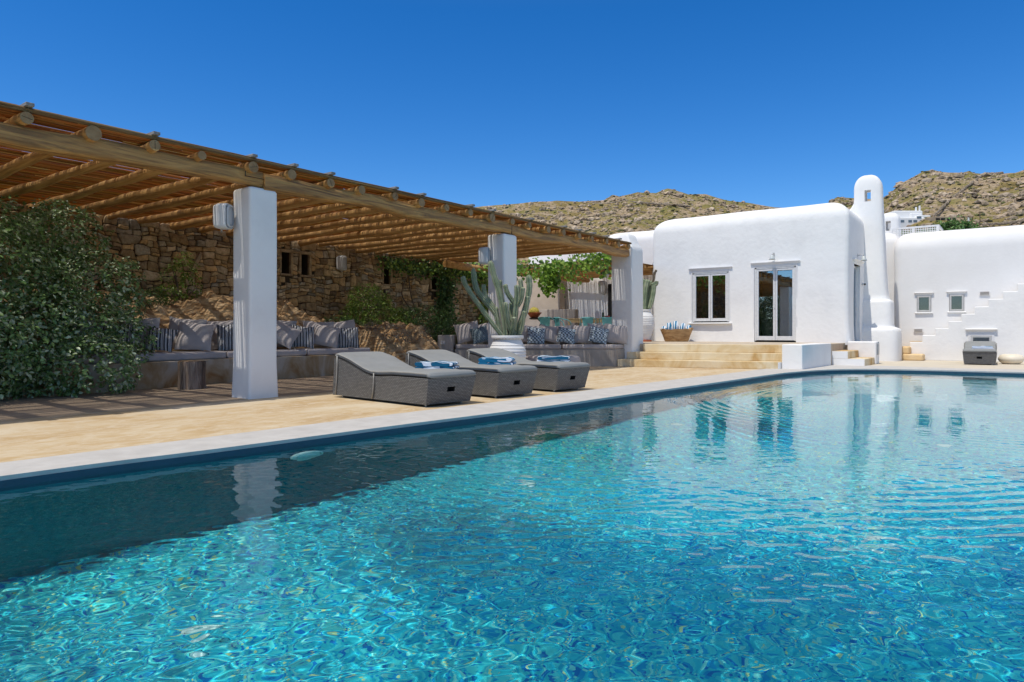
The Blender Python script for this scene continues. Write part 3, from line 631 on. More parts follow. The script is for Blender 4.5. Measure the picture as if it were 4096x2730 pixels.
for a, b_ in zip(ys_, ys_[1:]):
    h = next((h for h in NI if abs(h[0]-a) < 1e-6), None); xa, xb = wx(a)-.004, wx(b_)-.004
    if abs(b_-13) < 1e-6: xb = -14.0
    segs = [(0, h[2]), (h[3], 3.0)] if h else [(0, 3.0)]
    for z0, z1 in segs: mb.prism([(xa,a),(xb,b_),(xb-.55,b_),(xa-.55,a)], z0, z1)
    if h: mb.prism([(xa-.4,a),(xb-.4,b_),(xb-.55,b_),(xa-.55,a)], h[2], h[3])
mb.build('core', MOSS, wall)
LC1, LC2 = (.50,.38,.24), (.44,.34,.23)
for h in NI:
    xm = wx(h[0]); ym = (h[0]+h[1])/2
    for nm_, c_, d_, col_ in (('lintel',(xm+.01,ym,h[3]+.03),(.12,.36,.07),LC1),('sill',(xm+.01,ym,h[2]-.025),(.12,.33,.05),LC2),('jamb',(xm+.005,h[0]-.035,(h[2]+h[3])/2),(.11,.065,h[3]-h[2]-.01),LC2),('jamb',(xm+.005,h[1]+.035,(h[2]+h[3])/2),(.11,.065,h[3]-h[2]-.01),LC1)):
        MB().box(c_, d_, col=col_).build(nm_, STONE, wall, bevel=.015)
mb = MB()
mb.box((wx(7.2)+.05,7.08,2.3),(.1,.07,.42),M=Matrix.Rotation(.45,4,'X'),col=LC1).box((wx(7.2)+.05,7.32,2.3),(.1,.07,.42),M=Matrix.Rotation(-.45,4,'X'),col=LC2)
mb.build('niche_arch', STONE, wall, bevel=.012)
# ------------------------------------------------------------------ rock outcrop and planting behind the sofa
def sstep(t): t = max(0, min(1, t)); return t*t*(3-2*t)
def xf(y):
    return -11.62 if y < 9.6 else -11.62+1.15*sstep((y-9.6)/.9) if y < 11.2 else -10.47-1.3*sstep((y-11.2)/2.4)
def rockz(x, y):
    H = 1.42-.45*sstep((y-8.3)/2)-.45*sstep((y-11)/2.3); base = .45 if y < 9.5 else .45-.6*sstep((y-9.5)/.8)
    t = (xf(y)-x)/(1.15 if y < 9.6 else 1.0); z = base+(H-base)*(sstep(t)**.55)
    if t < 0: z = base-.6*min(1, -t*4)
    q = Vector((x*1.5, y*1.2, 0)); n1 = noise.noise(q)*.22-abs(noise.noise(q*1.9))*.26-abs(noise.noise(q*4.3+Vector((3,1,0))))*.13+noise.noise(q*9)*.035+.09; st = .035*math.sin((x*6+y*3+noise.noise(q*1.3)*5)*2.2)+.02*math.sin((x*15-y*4+noise.noise(q*2)*6))
    return z+(n1+st)*sstep((t+.3)/.5)
vs = []; fs = []; nx_, ny_ = 110, 330; ya, yb = 1.8, 14.4
for j in range(ny_):
    y = ya+(yb-ya)*j/(ny_-1)
    for i in range(nx_):
        x = (xf(y)+.15)+((wx(y)+.0)-(xf(y)+.15))*i/(nx_-1); vs.append((x+.04*noise.noise(Vector((x*3,y*3,5))), y, rockz(x, y)))
fs = [(j*nx_+i, (j+1)*nx_+i, (j+1)*nx_+i+1, j*nx_+i+1) for j in range(ny_-1) for i in range(nx_-1)]
tag(MB().add(vs, [f[::-1] for f in fs]).build('rock_outcrop', ROCK, None, True, loc=(-12.5,8,0)), 'folded golden brown rock outcrop between the sofa and the stone wall', 'rock')
EL = [(.12,.22,.06),(.16,.28,.08),(.24,.34,.13),(.38,.46,.26),(.08,.15,.04),(.20,.32,.09),(.50,.56,.36)]
crown('silver_shrub', 'huge dense shrub with silvery green leaves at the left end of the sofa', 'shrub', [(-11.2,2.3,1.25,1.35,1.6,1.25),(-10.7,2.3,.65,1.05,1.5,.75),(-11.6,2.7,1.75,1.0,1.3,1.0),(-10.75,3.25,.85,.75,.95,.75),(-11.2,1.0,1.5,1.2,1.2,1.25),(-10.6,3.6,.45,.55,.55,.45),(-11.9,3.5,1.75,.7,.8,.7),(-10.35,4.05,.42,.62,.6,.45),tuple(P(92,292,10.5))+(.65,.65,.65),tuple(P(105,338,10.3))+(.6,.6,.55),tuple(P(60,235,10.6))+(.6,.6,.5),(-10.75,4.0,.9,.5,.6,.5),(-10.3,1.2,.6,.8,1.2,.6),(-11.1,1.9,2.3,.75,.9,.5)], 92000, .066, EL, LEAF, (-11.2,2.4,0), asp=.5, stems=14, inner=.3, base=.02)
GR = [(.16,.26,.03),(.22,.34,.05),(.11,.19,.03),(.28,.36,.08)]; DG = [(.05,.12,.03),(.08,.17,.04),(.035,.08,.02),(.12,.20,.05)]
crown('leafy_shrub', 'bright yellow-green shrub growing on the rocks under the stone wall', 'shrub', [(-12.85,11.3,1.15,.6,.75,.6),(-12.95,11.3,1.6,.4,.5,.42),(-12.7,10.9,.95,.5,.5,.35),(-12.7,11.9,1.0,.5,.5,.4)], 15000, .05, GR, LEAF2, (-13,11.4,.6), stems=9, base=.6)
crown('leafy_shrub', 'dark green rounded shrub right of the bright shrub on the rocks', 'shrub', [(-12.6,12.9,.95,.7,.9,.55),(-12.3,13.5,.7,.6,.7,.5),(-12.7,12.4,1.05,.5,.5,.42)], 16000, .045, DG, LEAF2, (-12.8,13,.4), stems=9, base=.3)
crown('leafy_shrub', 'small bright leaved shrub between the first pillar and the stone wall', 'shrub', [(-13.1,6.7,1.75,.35,.35,.5),(-13.1,6.8,2.1,.2,.2,.3)], 1600, .05, GR, LEAF2, (-13.1,6.7,1.3), stems=6, base=1.2)
crown('rock_plant', 'low green plant on the rocks left of the first pillar', 'plant', [(-12.9,5.8,1.45,.35,.5,.16)], 900, .10, DG, LEAF2, (-12.9,5.8,1.3), asp=.18, stems=4, base=1.2)
crown('rock_plant', 'low dark green plant on the rocks right of the first pillar', 'plant', [(-12.3,9.9,.98,.3,.5,.18)], 900, .08, DG, LEAF2, (-12.3,9.9,.8), asp=.25, stems=4, base=.7)
crown('succulent_mound', 'grey-mauve mound of creeping succulents spilling over the rocks', 'plant', [(-11.75,10.6,.88,.45,.55,.2),(-11.5,11.2,.85,.45,.6,.16),(-11.15,10.7,.72,.35,.5,.16)], 5200, .035, [(.16,.15,.13),(.22,.21,.19),(.13,.11,.09),(.25,.20,.15),(.12,.13,.08)], LEAF2, (-11.6,10.8,.55), stems=4, asp=.5, base=.4)
# climbing plants on the wall
def vine(label, pts, wdt, n_, size, pal, loc, nm='climbing_vine', hang=.35, stemr=.012, nor=(1,-.3,.4)):
    t = thing(nm, label, 'vine', loc); P_ = catmull(pts, 8); mb = MB(); mb.tube(P_, [stemr*(1.2-.7*i/len(P_)) for i in range(len(P_))], 6)
    cen = []; no = []; co = []
    for _ in range(n_):
        p = P_[random.randrange(len(P_))]; h = abs(random.gauss(0,.5))*hang; q = p+Vector((random.gauss(0,wdt*.6), random.gauss(0,wdt), random.gauss(0,wdt*.6)-h))
        cen.append(q); no.append(np.array(nor)+RNG.normal(0,.4,3)); c_ = random.choice(pal); f_ = random.uniform(.75,1.25); co.append([a*f_ for a in c_])
        if random.random() < .02: mb.tube([p, (p+q)/2+Vector((.03,.03,.02)), q], stemr*.3, 4)
    mb.build('stem', BARK, t, True); leaves([tuple(c) for c in cen], no, size, co, asp=.8, mat=LEAF2, parent=t); return t
vine('dark ivy hanging down the stone wall behind the tall cactus', [(-13.8,15.0,.7),(-13.75,14.9,1.4),(-13.8,15.1,2.0),(-13.8,15.0,2.6)], .16, 1500, .08, DG, (-13.8,15,.6))
vine('leafy creeper under the back edge of the reed roof', [(-13.75,12.6,2.82),(-13.7,13.6,2.75),(-13.75,14.6,2.8),(-13.7,15.6,2.78),(-13.6,16.6,2.7)], .14, 1500, .08, DG+GR, (-13.75,14.5,2.8), hang=.25)
t = thing('bare_vine', 'bare twisted vine stems climbing the stone wall', 'vine', (-13.8,13.8,.6))
for pts in ([(-13.8,13.4,.7),(-13.8,13.7,1.3),(-13.85,13.3,1.9),(-13.8,13.5,2.5)],[(-13.8,14.2,.6),(-13.8,13.9,1.2),(-13.8,13.6,1.9),(-13.8,13.5,2.5)],[(-13.8,13.55,2.3),(-13.8,14.1,2.45),(-13.8,14.8,2.5),(-13.7,15.2,2.65)]):
    MB().tube(catmull(pts,7), .018, 7).build('stem', BARK, t, True)
# ------------------------------------------------------------------ concrete sofa under the pergola
sofa = thing('built_in_sofa', 'long stained concrete sofa with taupe seat pads under the pergola', 'sofa', (-11.2,7,0))
MB().prism([(-10.42,3.6),(-10.62,5.4),(-10.85,6.4),(-10.88,9.62),(-11.75,9.62),(-11.75,3.6)], 0, .41).build('base', BENCHC, sofa, bevel=.012)
def pad(poly, z0, z1, par, mat=TAUPE, nm='seat_pad', r=.035):
    o = MB().prism(poly, z0, z1).build(nm, mat, par, True); b_ = o.modifiers.new('b','BEVEL'); b_.width = r; b_.segments = 4; b_.limit_method = 'ANGLE'; o.data.set_sharp_from_angle(angle=R(60)); return o
pad([(-10.52,3.65),(-10.70,5.4),(-10.9,6.38),(-11.66,6.38),(-11.66,3.65)], .413, .535, sofa)
pad([(-10.9,6.40),(-10.92,8.02),(-11.66,8.02),(-11.66,6.40)], .413, .53, sofa)
pad([(-10.92,8.04),(-10.92,9.6),(-11.66,9.6),(-11.66,8.04)], .413, .535, sofa)
G1 = 'cushions on the sofa under the pergola'
def on_sofa(y, x, mat, label, lean, roll, w_, h_, rz=0, seed=0, z=.535, grp=G1):
    return put_pillow(mat, label, (x, y, z), R(90-30+rz), lean, roll, w_, h_, .20 if mat is TAUPE else .17, grp, seed=seed)
bk = [(4.35,-11.5,'plain taupe cushion at the back beside the silvery shrub',20,8),(5.2,-11.5,'plain taupe cushion at the back behind the small striped cushion',18,-4),(6.0,-11.55,'plain taupe cushion standing highest left of the first pillar',15,5),(6.7,-11.55,'plain taupe cushion at the back half hidden by the first pillar',16,-3),
      (7.3,-11.55,'plain taupe cushion at the back just right of the first pillar',20,10),(7.85,-11.55,'plain taupe cushion at the back behind the right hand upright striped cushion',16,4),(8.75,-11.55,'plain taupe cushion at the back second from the right end of the sofa',14,2),(9.35,-11.5,'plain taupe cushion at the far right end of the sofa',18,-6)]
for i, (y, x, lb, le, ro) in enumerate(bk): on_sofa(y, x, TAUPE, lb, le, ro, .62, .56, rz=-4+random.uniform(-6,6), seed=i)
on_sofa(4.75,-11.15, STRIPE, 'black and white striped cushion with level stripes beside the silvery shrub', 30, 84, .5, .5, seed=11)
on_sofa(5.35,-11.1, STRIPE, 'small black and white striped cushion leaning above the stump table', 34, 10, .42, .44, seed=12)
on_sofa(5.95,-11.15, TAUPE, 'plain taupe cushion in front between two striped cushions left of the first pillar', 30, 6, .56, .54, seed=13)
on_sofa(6.62,-11.15, STRIPE, 'black and white striped cushion cut off by the left side of the first pillar', 22, -4, .5, .5, seed=14)
on_sofa(7.2,-11.2, STRIPE, 'black and white striped cushion peeping out right of the first pillar', 20, 3, .45, .46, seed=15)
on_sofa(7.62,-11.1, TAUPE, 'plain taupe cushion slumped sideways right of the first pillar', 36, 28, .56, .5, seed=16)
on_sofa(8.1,-11.15, STRIPE, 'black and white striped cushion between two taupe cushions right of the first pillar', 22, 7, .44, .46, seed=17)
on_sofa(8.62,-11.1, TAUPE, 'plain taupe cushion in front left of the rightmost striped cushion', 30, 12, .52, .48, seed=18)
on_sofa(9.1,-11.05, STRIPE, 'square black and white striped cushion nearest the right end of the sofa', 18, 0, .48, .44, seed=19)
# stump table
t = thing('stump_table', 'weathered split tree stump table in front of the sofa', 'side table', (-10.12,5.35,0))
def stsec(th, k_): return 1+.06*math.sin(3*th)+.04*math.sin(7*th+k_*.4)-.14*max(0, math.cos(th-4.9))**30-.1*max(0, math.cos(th-.2))**40
MB().tube([(-10.12,5.35,z) for z in (0,.08,.2,.32,.41,.425)], [.2,.195,.19,.192,.195,.188], 64, stsec).build('trunk', STUMP, t, 'auto')
MB().tube([(-10.12,5.35,.4255),(-10.12,5.35,.428)], [.183,.182], 64, stsec).build('top', ENDG, t)
# ------------------------------------------------------------------ speakers
def speaker(label, loc, rz, scale=1, bracket=True, grp='white outdoor speakers'):
    t = thing('outdoor_speaker', label, 'speaker', loc, rz, grp); M = WM[t.name]
    def rr(w_, h_, y_, r_=.05, n_=6):
        out_ = []
        for cx, cz, a0 in ((w_/2-r_,h_/2-r_,0),(-w_/2+r_,h_/2-r_,PI/2),(-w_/2+r_,-h_/2+r_,PI),(w_/2-r_,-h_/2+r_,1.5*PI)):
            for k_ in range(n_+1): a = a0+PI/2*k_/n_; out_.append(tuple(M @ Vector((cx+r_*math.cos(a), y_, cz+r_*math.sin(a)))))
        return out_
    s_ = scale
    MB().rings([rr(.14*s_,.24*s_,.10), rr(.17*s_,.30*s_,.085), rr(.19*s_,.33*s_,.03), rr(.19*s_,.33*s_,-.08), rr(.175*s_,.315*s_,-.095)][::-1]).build('cabinet', SPK, t, 'auto')
    MB().rings([rr(.168*s_,.306*s_,-.0945,.07), rr(.168*s_,.306*s_,-.101,.07)][::-1], False, True).build('trim_ring', DARK, t)
    MB().rings([rr(.15*s_,.288*s_,-.0955,.065), rr(.15*s_,.288*s_,-.108,.065), rr(.12*s_,.25*s_,-.118,.055)][::-1], False, True).build('grille', GRILLE, t, 'auto')
    if bracket:
        p = [M @ Vector(q) for q in ((.0,.02,-.155*s_),(.0,.02,-.185*s_),(.10,.09,-.185*s_),(.13,.12,-.1*s_))]
        MB().tube(p, .011, 6).build('bracket', METAL, t, True)
    return t
speaker('white speaker on the near pillar beside the stone wall view', (-8.36,4.84,2.37), R(116))
speaker('white speaker on the second pillar above the tall cactus', (-8.36,10.2,2.33), R(116))
speaker('white speaker fixed flat on the rubble stone wall between the niches', (-13.72,11.1,2.58), R(90), 1.1)
# ------------------------------------------------------------------ sun loungers
def towel(label, loc, rz, mat, grp='folded striped towels', w_=.40, d_=.30, hh=.085, seed=0):
    t = thing('folded_towel', label, 'towel', loc, rz, grp); M = WM[t.name]; L_ = 2
    def fold(x0, x1, z0, th, nm, mt, ph):
        prof_ = []; n_ = 9
        for k_ in range(n_+1): a = -PI/2-PI*k_/n_; prof_.append((x0+th/2*math.cos(a)*1.3, z0+th/2+th/2*math.sin(a)))
        for k_ in range(9): prof_.append((x0+(x1-x0)*(k_+1)/10, z0+th+.006*math.sin(k_*1.1+ph)))
        for k_ in range(n_+1): a = PI/2-PI*k_/n_; prof_.append((x1+th/2*math.cos(a)*1.1, z0+th/2+th/2*math.sin(a)*.8))
        for k_ in range(8): prof_.append((x1-(x1-x0)*(k_+1)/9, z0+.001))
        rs = []
        for j in range(9):
            y = -d_/2+d_*j/8; e = 1-.02*(j in (0,8)); rs.append([tuple(M @ Vector((x*e+.004*math.sin(j*1.7+ph), y+.008*math.sin(x*17+ph), z+.004*math.sin(j*1.3+x*9+ph)*(z-z0 > .01)))) for x, z in prof_])
        return MB().rings(rs[::-1]).build(nm, mt, t, 'auto')
    fold(-w_/2, w_/2, 0, hh*.42, 'lower_fold', mat, seed); fold(-w_/2+.01, w_/2-.02, hh*.44, hh*.56, 'upper_fold', mat, seed+2)
    return t
def lounger(label, loc, rz, L_=2.0, Wd=.76):
    t = thing('sun_lounger', label, 'sun lounger', (0,0,0), 0, 'grey rattan sun loungers')
    top = [(0,.335),(-.35,.34),(-.7,.338),(-.95,.325),(-1.1,.325),(-1.25,.355),(-1.4,.405),(-1.55,.455),(-1.7,.495),(-1.83,.52),(-1.9,.525)]
    xb0, xb1 = -.075, -1.985
    mb = MB(); uv = []
    def quad(p, u): o_ = len(mb.v); mb.v += p; mb.f.append(tuple(range(o_, o_+len(p)))); uv.extend(u)
    hw, hb = Wd/2, Wd/2-.03; zb = .03
    def sx(x): return xb0+(xb1-xb0)*(x/-1.9)
    for s_ in (-1, 1):
        for (xa, za), (xc, zc) in zip(top, top[1:]):
            p = [(sx(xa), s_*hb, zb),(xa, s_*hw, za),(xc, s_*hw, zc),(sx(xc), s_*hb, zb)]; u = [(sx(xa),zb),(xa,za),(xc,zc),(sx(xc),zb)]
            if s_ > 0: p, u = p[::-1], u[::-1]
            quad(p, u)
    # foot end with a carved grip, built as a frame of quads
    gy, gz0, gz1 = .06, .165, .225
    def fx(z): return xb0+(0-xb0)*(z-zb)/(.335-zb)
    def fy(z): return hb+(hw-hb)*(z-zb)/(.335-zb)
    def fq(ya, yb_, za, zc): quad([(fx(za),ya(za),za),(fx(za),yb_(za),za),(fx(zc),yb_(zc),zc),(fx(zc),ya(zc),zc)], [(ya(za),za),(yb_(za),za),(yb_(zc),zc),(ya(zc),zc)])
    n_ = lambda z: -fy(z); p_ = lambda z: fy(z); gl = lambda z: -gy; gp = lambda z: gy
    fq(n_, p_, zb, gz0); fq(n_, gl, gz0, gz1); fq(gp, p_, gz0, gz1); fq(n_, p_, gz1, .335)
    quad([(xb1,hb,zb),(xb1,-hb,zb),(-1.9,-hw,.525),(-1.9,hw,.525)], [(hb,zb),(-hb,zb),(-hw,.525),(hw,.525)])
    for (xa, za), (xc, zc) in zip(top, top[1:]): quad([(xa,-hw,za),(xa,hw,za),(xc,hw,zc),(xc,-hw,zc)], [(xa,-hw),(xa,hw),(xc,hw),(xc,-hw)])
    quad([(xb0,-hb,zb),(xb1,-hb,zb),(xb1,hb,zb),(xb0,hb,zb)], [(0,0)]*4)
    base = mb.build('rattan_base', RATTAN, t); ul = base.data.uv_layers.new(name='UVMap'); ul.data.foreach_set('uv', [c for q in uv for c in q])
    g = MB(); xg = fx(.195)
    g.add([(xg-.1,-gy-.005,gz0-.004),(xg-.1,gy+.005,gz0-.004),(xg-.1,gy+.005,gz1+.004),(xg-.1,-gy-.005,gz1+.004),(fx(gz0)-.001,-gy,gz0),(fx(gz0)-.001,gy,gz0),(fx(gz1)-.001,gy,gz1),(fx(gz1)-.001,-gy,gz1)],[(0,1,2,3),(0,4,5,1),(1,5,6,2),(2,6,7,3),(3,7,4,0)]); go = g.build('grip_hole', DARK, None); go.parent = base
    for x_, y_ in ((-.16,-.28),(-.16,.28),(-1.85,-.28),(-1.85,.28)): MB().lathe([(.014,0),(.016,.035)], (x_,y_,0), 10).build('leg', METAL, t)
    # cushion
    n_c = 44; th = .068; rs = []
    for k_ in range(n_c+1):
        x = .012-(1.915)*k_/n_c; z = float(np.interp(-x, [-a for a, _ in top], [b_ for _, b_ in top]))+.004; z += .0
        for dx_ in (): pass
        e = min(1, (min(k_, n_c-k_)+.35)/1.6)**.5; tt = th*(.45+.55*e)*(1+.06*math.sin(k_*.9)); hwc = (hw-.008)*(.965+.035*e)
        sec = []
        for q in range(36):
            a = 2*PI*q/36; ca, sa = math.cos(a), math.sin(a); px_ = math.copysign(abs(ca)**.22, ca)*hwc; pz_ = math.copysign(abs(sa)**.45, sa)*tt/2
            if sa > 0: pz_ *= 1+.10*math.cos(px_/hwc*1.4); pz_ += .004*noise.noise(Vector((x*6, px_*6, loc[1])))
            sec.append((x, px_, z+tt/2+pz_-.0))
        rs.append(sec)
    cu = MB().rings(rs).build('cushion', CUSH, t, True)
    # piping and straps
    for hz in (.018, .055):
        pth = [(.012-1.915*k_/n_c*.995-.004, -hw*1.0-.0005, float(np.interp(1.915*k_/n_c, [-a for a, _ in top], [b_ for _, b_ in top]))+hz) for k_ in range(1, n_c)]
        po = MB().tube(pth, .0045, 5).build('piping', STRAP if hz > .03 else DARK, None, True); po.parent = cu
    for xs_ in (-1.02, -1.82):
        for sd_ in (-1, 1):
            zt = float(np.interp(-xs_, [-a for a, _ in top], [b_ for _, b_ in top])); xb_ = sx(xs_)
            MB().tube([(xs_, sd_*(hw+.008), zt+.035),(xs_+.005, sd_*(hw+.010), zt*.85),((xs_+xb_)/2+.008, sd_*(hw-.006), zt*.45),(xb_, sd_*(hb+.008), .04)], [.012]*4, 8, lambda th_, k_: 1/math.sqrt((math.cos(th_)/.35)**2+(math.sin(th_)/1)**2) if False else (1 if abs(math.sin(th_)) < .5 else .45)).build('strap', STRAP, t, True)
    t.location = loc; t.rotation_euler = (0,0,rz); return t
LR = R(-5.5)
L1 = lounger('grey rattan sun lounger nearest the camera in the row by the pool', (-5.39,6.0,0), LR)
copy_tree(L1, (-5.38,7.29,0), LR, 'grey rattan sun lounger in the middle of the row with a pale folded towel')
copy_tree(L1, (-5.28,8.53,0), LR, 'grey rattan sun lounger farthest in the row beside the big white pot')
L4 = copy_tree(L1, (-.97,21.22,0), R(-88), 'lone grey rattan sun lounger against the white house under the lower window')
L4.scale = (1,.95,1)
towel('teal and white towel folded on the foot of the nearest lounger', (-5.95,6.33,.405), R(28), TOWEL, w_=.46, d_=.34, seed=1)
towel('towel with its pale side out folded on the middle lounger', (-5.95,7.56,.405), R(28), TOWEL2, w_=.44, d_=.34, hh=.10, seed=3)
towel('blue and white towel folded on the farthest lounger of the row', (-5.85,8.85,.405), R(28), TOWEL, w_=.46, d_=.34, seed=5)
towel('small blue and white towel on the lone lounger by the house', (-.93,21.95,.405), R(3), TOWEL2, w_=.44, d_=.3, hh=.07, seed=7)
pf = thing('round_pouf', 'cream round pouf beside the lone lounger', 'pouf', (-.33,22.4,0)); MB().lathe([(.05,.0),(.17,.004),(.24,.05),(.285,.12),(.285,.165),(.24,.24),(.15,.268),(.02,.272)], (-.33,22.4,0), 40).build('body', POUF, pf, True)
# ------------------------------------------------------------------ terrace, steps and planter block
ter = thing('terrace_steps', 'worn honey coloured concrete terrace with three wide steps down to the pool', 'steps', (-8,17,0))
DZ = .555
TP = nmat('terrace_top', [(.3, (.42,.34,.25)), (.7, (.54,.45,.34))], 2, .8, .15, detail=9)
def stepblk(poly, z0, z1, nm='step'): return MB().prism(poly, z0, z1).build(nm, STEPC, ter, bevel=.012)
stepblk([(-8.12,15.12),(-4.52,16.10),(-4.52,17.2),(-8.12,16.6)], 0, .176)
stepblk([(-8.05,15.50),(-4.46,16.42),(-4.46,17.4),(-8.05,16.6)], .177, .358)
stepblk([(-7.78,15.86),(-4.40,16.76),(-4.40,17.5),(-7.78,16.8)], .36, .552)
MB().prism([(-18,11.5),(-12.6,12.6),(-11.65,13.3),(-8.45,15.74),(-7.80,16.0),(-4.35,16.9),(-4.35,18.72),(-3.96,18.72),(-3.96,30),(-18,30)], 0, DZ).build('platform', TP, ter, bevel=.01)
MB().prism([(-4.49,16.25),(-4.03,16.2),(-3.95,18.66),(-4.36,18.66),(-4.36,17.1),(-4.49,17.08)], 0, .572).build('planter_block', PLASTER, ter, bevel=.018)
MB().prism([(-4.53,16.09),(-4.50,16.13),(-4.495,17.2),(-4.51,17.2)], 0, .16).build('cheek', PLASTER, ter)
for x1_, zt, zb_ in ((-3.2,.185,0),(-3.58,.37,.186)):
    MB().prism([(-3.96,18.80),(x1_,18.80),(x1_,20.12),(-3.96,20.12)], zb_, zt).build('side_step', STEPC, ter, bevel=.012)
    MB().prism([(-3.958,18.785),(x1_-.012,18.785),(x1_-.012,18.799),(-3.958,18.799)], zb_+.001, zt-.002).build('step_side', PLASTER, ter)
gw = thing('low_wall', 'low white wall with a metal gate post at its pool end beside the chimney', 'wall', (-3.5,20.4,0))
MB().prism([(-3.86,20.14),(-3.17,20.14),(-3.17,20.66),(-3.86,20.66)], 0, .60).build('wall', PLASTER, gw, bevel=.03)
MB().box((-3.150,20.36,.40),(.035,.16,.30)).build('gate_plate', METAL, gw, bevel=.008); MB().box((-3.155,20.42,.57),(.03,.05,.05)).build('latch', METAL, gw)
# ------------------------------------------------------------------ white house
house = thing('white_house', 'white plaster house with a rounded flat roof beside the pool steps', 'house', (-6.8,20.4,DZ))
hb = rblock(-9.70,-3.88,20.4,27.0,.5,4.50, rt=.50, rc=.13, wob=.035, nseg=9, flare=.03, rtx=.6).build('wall', PLASTER, house, 'auto')
WI, DO = (-8.28,-7.23,1.17,2.68), (-6.36,-5.29,.60,2.74)
cut(hb, [(((WI[0]+WI[1])/2,20.6,(WI[2]+WI[3])/2),(WI[1]-WI[0]+.10,1.6,WI[3]-WI[2]+.06)), (((DO[0]+DO[1])/2,20.6,(DO[2]+DO[3])/2-.03),(DO[1]-DO[0]+.10,1.6,DO[3]-DO[2]+.09)), ((-3.9,21.55,1.68),(.9,.86,2.18))])
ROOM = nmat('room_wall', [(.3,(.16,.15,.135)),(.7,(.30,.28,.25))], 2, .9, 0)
def opening(par, x0, x1, z0, z1, y, leaves_, nm, sill, fm=FRAMEW, lint=True, kick=.09):
    fr = .055; o = MB()
    o.box(((x0+x1)/2,y+.05,z1-.02),(x1-x0+.08,.10,.05)); o.box((x0-.02,y+.05,(z0+z1)/2),(.05,.10,z1-z0-.0)); o.box((x1+.02,y+.05,(z0+z1)/2),(.05,.10,z1-z0))
    win = o.build(nm, fm, par, bevel=.004); n_ = len(leaves_)-1
    for i in range(n_):
        a, b_ = leaves_[i], leaves_[i+1]; s_ = MB(); zz0 = z0+.01; zz1 = z1-.05
        s_.box((a+fr/2+.004,y+.035,(zz0+zz1)/2),(fr,.05,zz1-zz0)); s_.box((b_-fr/2-.004,y+.035,(zz0+zz1)/2),(fr,.05,zz1-zz0))
        s_.box(((a+b_)/2,y+.035,zz1-fr/2),(b_-a-2*fr-.008,.049,fr)); s_.box(((a+b_)/2,y+.035,zz0+kick/2),(b_-a-2*fr-.008,.049,kick))
        so_ = s_.build('sash', fm, None, bevel=.004); so_.data.transform(WM[par.name].inverted()); so_.parent = win
        p_ = MB().box(((a+b_)/2,y+.04,(zz0+zz1)/2+.01),(b_-a-2*fr,.006,zz1-zz0-fr-kick+.02)).build('pane', GLASS, None); p_.data.transform(WM[par.name].inverted()); p_.parent = win
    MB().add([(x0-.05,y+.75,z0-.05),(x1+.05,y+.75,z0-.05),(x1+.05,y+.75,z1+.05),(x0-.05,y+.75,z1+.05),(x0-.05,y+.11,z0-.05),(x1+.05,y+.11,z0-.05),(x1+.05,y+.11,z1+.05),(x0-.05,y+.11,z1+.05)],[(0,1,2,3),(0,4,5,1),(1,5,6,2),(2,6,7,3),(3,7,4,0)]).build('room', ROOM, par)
    if lint:
        L2_ = MB(); w2 = .16
        L2_.rings([[(x0-.075,y-.01+d_,zz),(x1+.075,y-.01+d_,zz),(x1+.075,y+.08,zz),(x0-.075,y+.08,zz)] for zz, d_ in ((z1+.0,.0),(z1+.07,-.012))]+[[(x0-.10,y-.03,z1+.085),(x1+.10,y-.03,z1+.085),(x1+.10,y+.08,z1+.085),(x0-.10,y+.08,z1+.085)],[(x0-.16,y-.065,z1+.135),(x1+.16,y-.065,z1+.135),(x1+.17,y+.08,z1+.135),(x0-.17,y+.08,z1+.135)],[(x0-.15,y-.06,z1+.16),(x1+.15,y-.06,z1+.16),(x1+.15,y+.08,z1+.16),(x0-.15,y+.08,z1+.16)]])
        L2_.build('lintel', LINTEL, par)
        if sill: MB().box(((x0+x1)/2,y-.045,z0-.055),(x1-x0+.3,.11,.05)).build('sill', PLASTER, par, bevel=.02)
        if not sill or sill == 2:
            pass
        jm = MB(); jm.box((x0-.07,y-.004,(z0+z1)/2),(.04,.02,z1-z0+.02)); jm.box((x1+.07,y-.004,(z0+z1)/2),(.04,.02,z1-z0+.02)); jm.build('surround', LINTEL, par, bevel=.006)
    return win
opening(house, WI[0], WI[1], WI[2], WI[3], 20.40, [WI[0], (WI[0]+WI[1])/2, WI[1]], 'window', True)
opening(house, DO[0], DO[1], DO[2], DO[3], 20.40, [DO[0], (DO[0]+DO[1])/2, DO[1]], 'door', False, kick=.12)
MB().box((-5.84,20.405,1.75),(.03,.03,.42)).build('handle', FRAMEW, house, bevel=.008)
# side door in the shaded wall
sdm = MB(); sdm.box((-4.0,21.135,1.68),(.06,.05,2.1)).box((-4.0,21.965,1.68),(.06,.05,2.1)).box((-4.0,21.55,2.73),(.06,.86,.05)); sdm.build('door_frame', FRAMEW, house)
MB().box((-4.01,21.55,1.68),(.02,.78,2.08)).build('door_pane', GLASS, house); MB().box((-4.30,21.55,1.68),(.02,.9,2.2)).build('curtain', flat('curtain',(.30,.38,.38),.8), house)
MB().rings([[(-3.86+d_,21.0-q,zz),(-3.86+d_,22.1+q,zz),(-3.98,22.1+q,zz),(-3.98,21.0-q,zz)] for zz, d_, q in ((2.77,.0,0),(2.83,.03,.02),(2.88,.09,.08),(2.90,.06,.05))]).build('lintel', PLASTER, house)
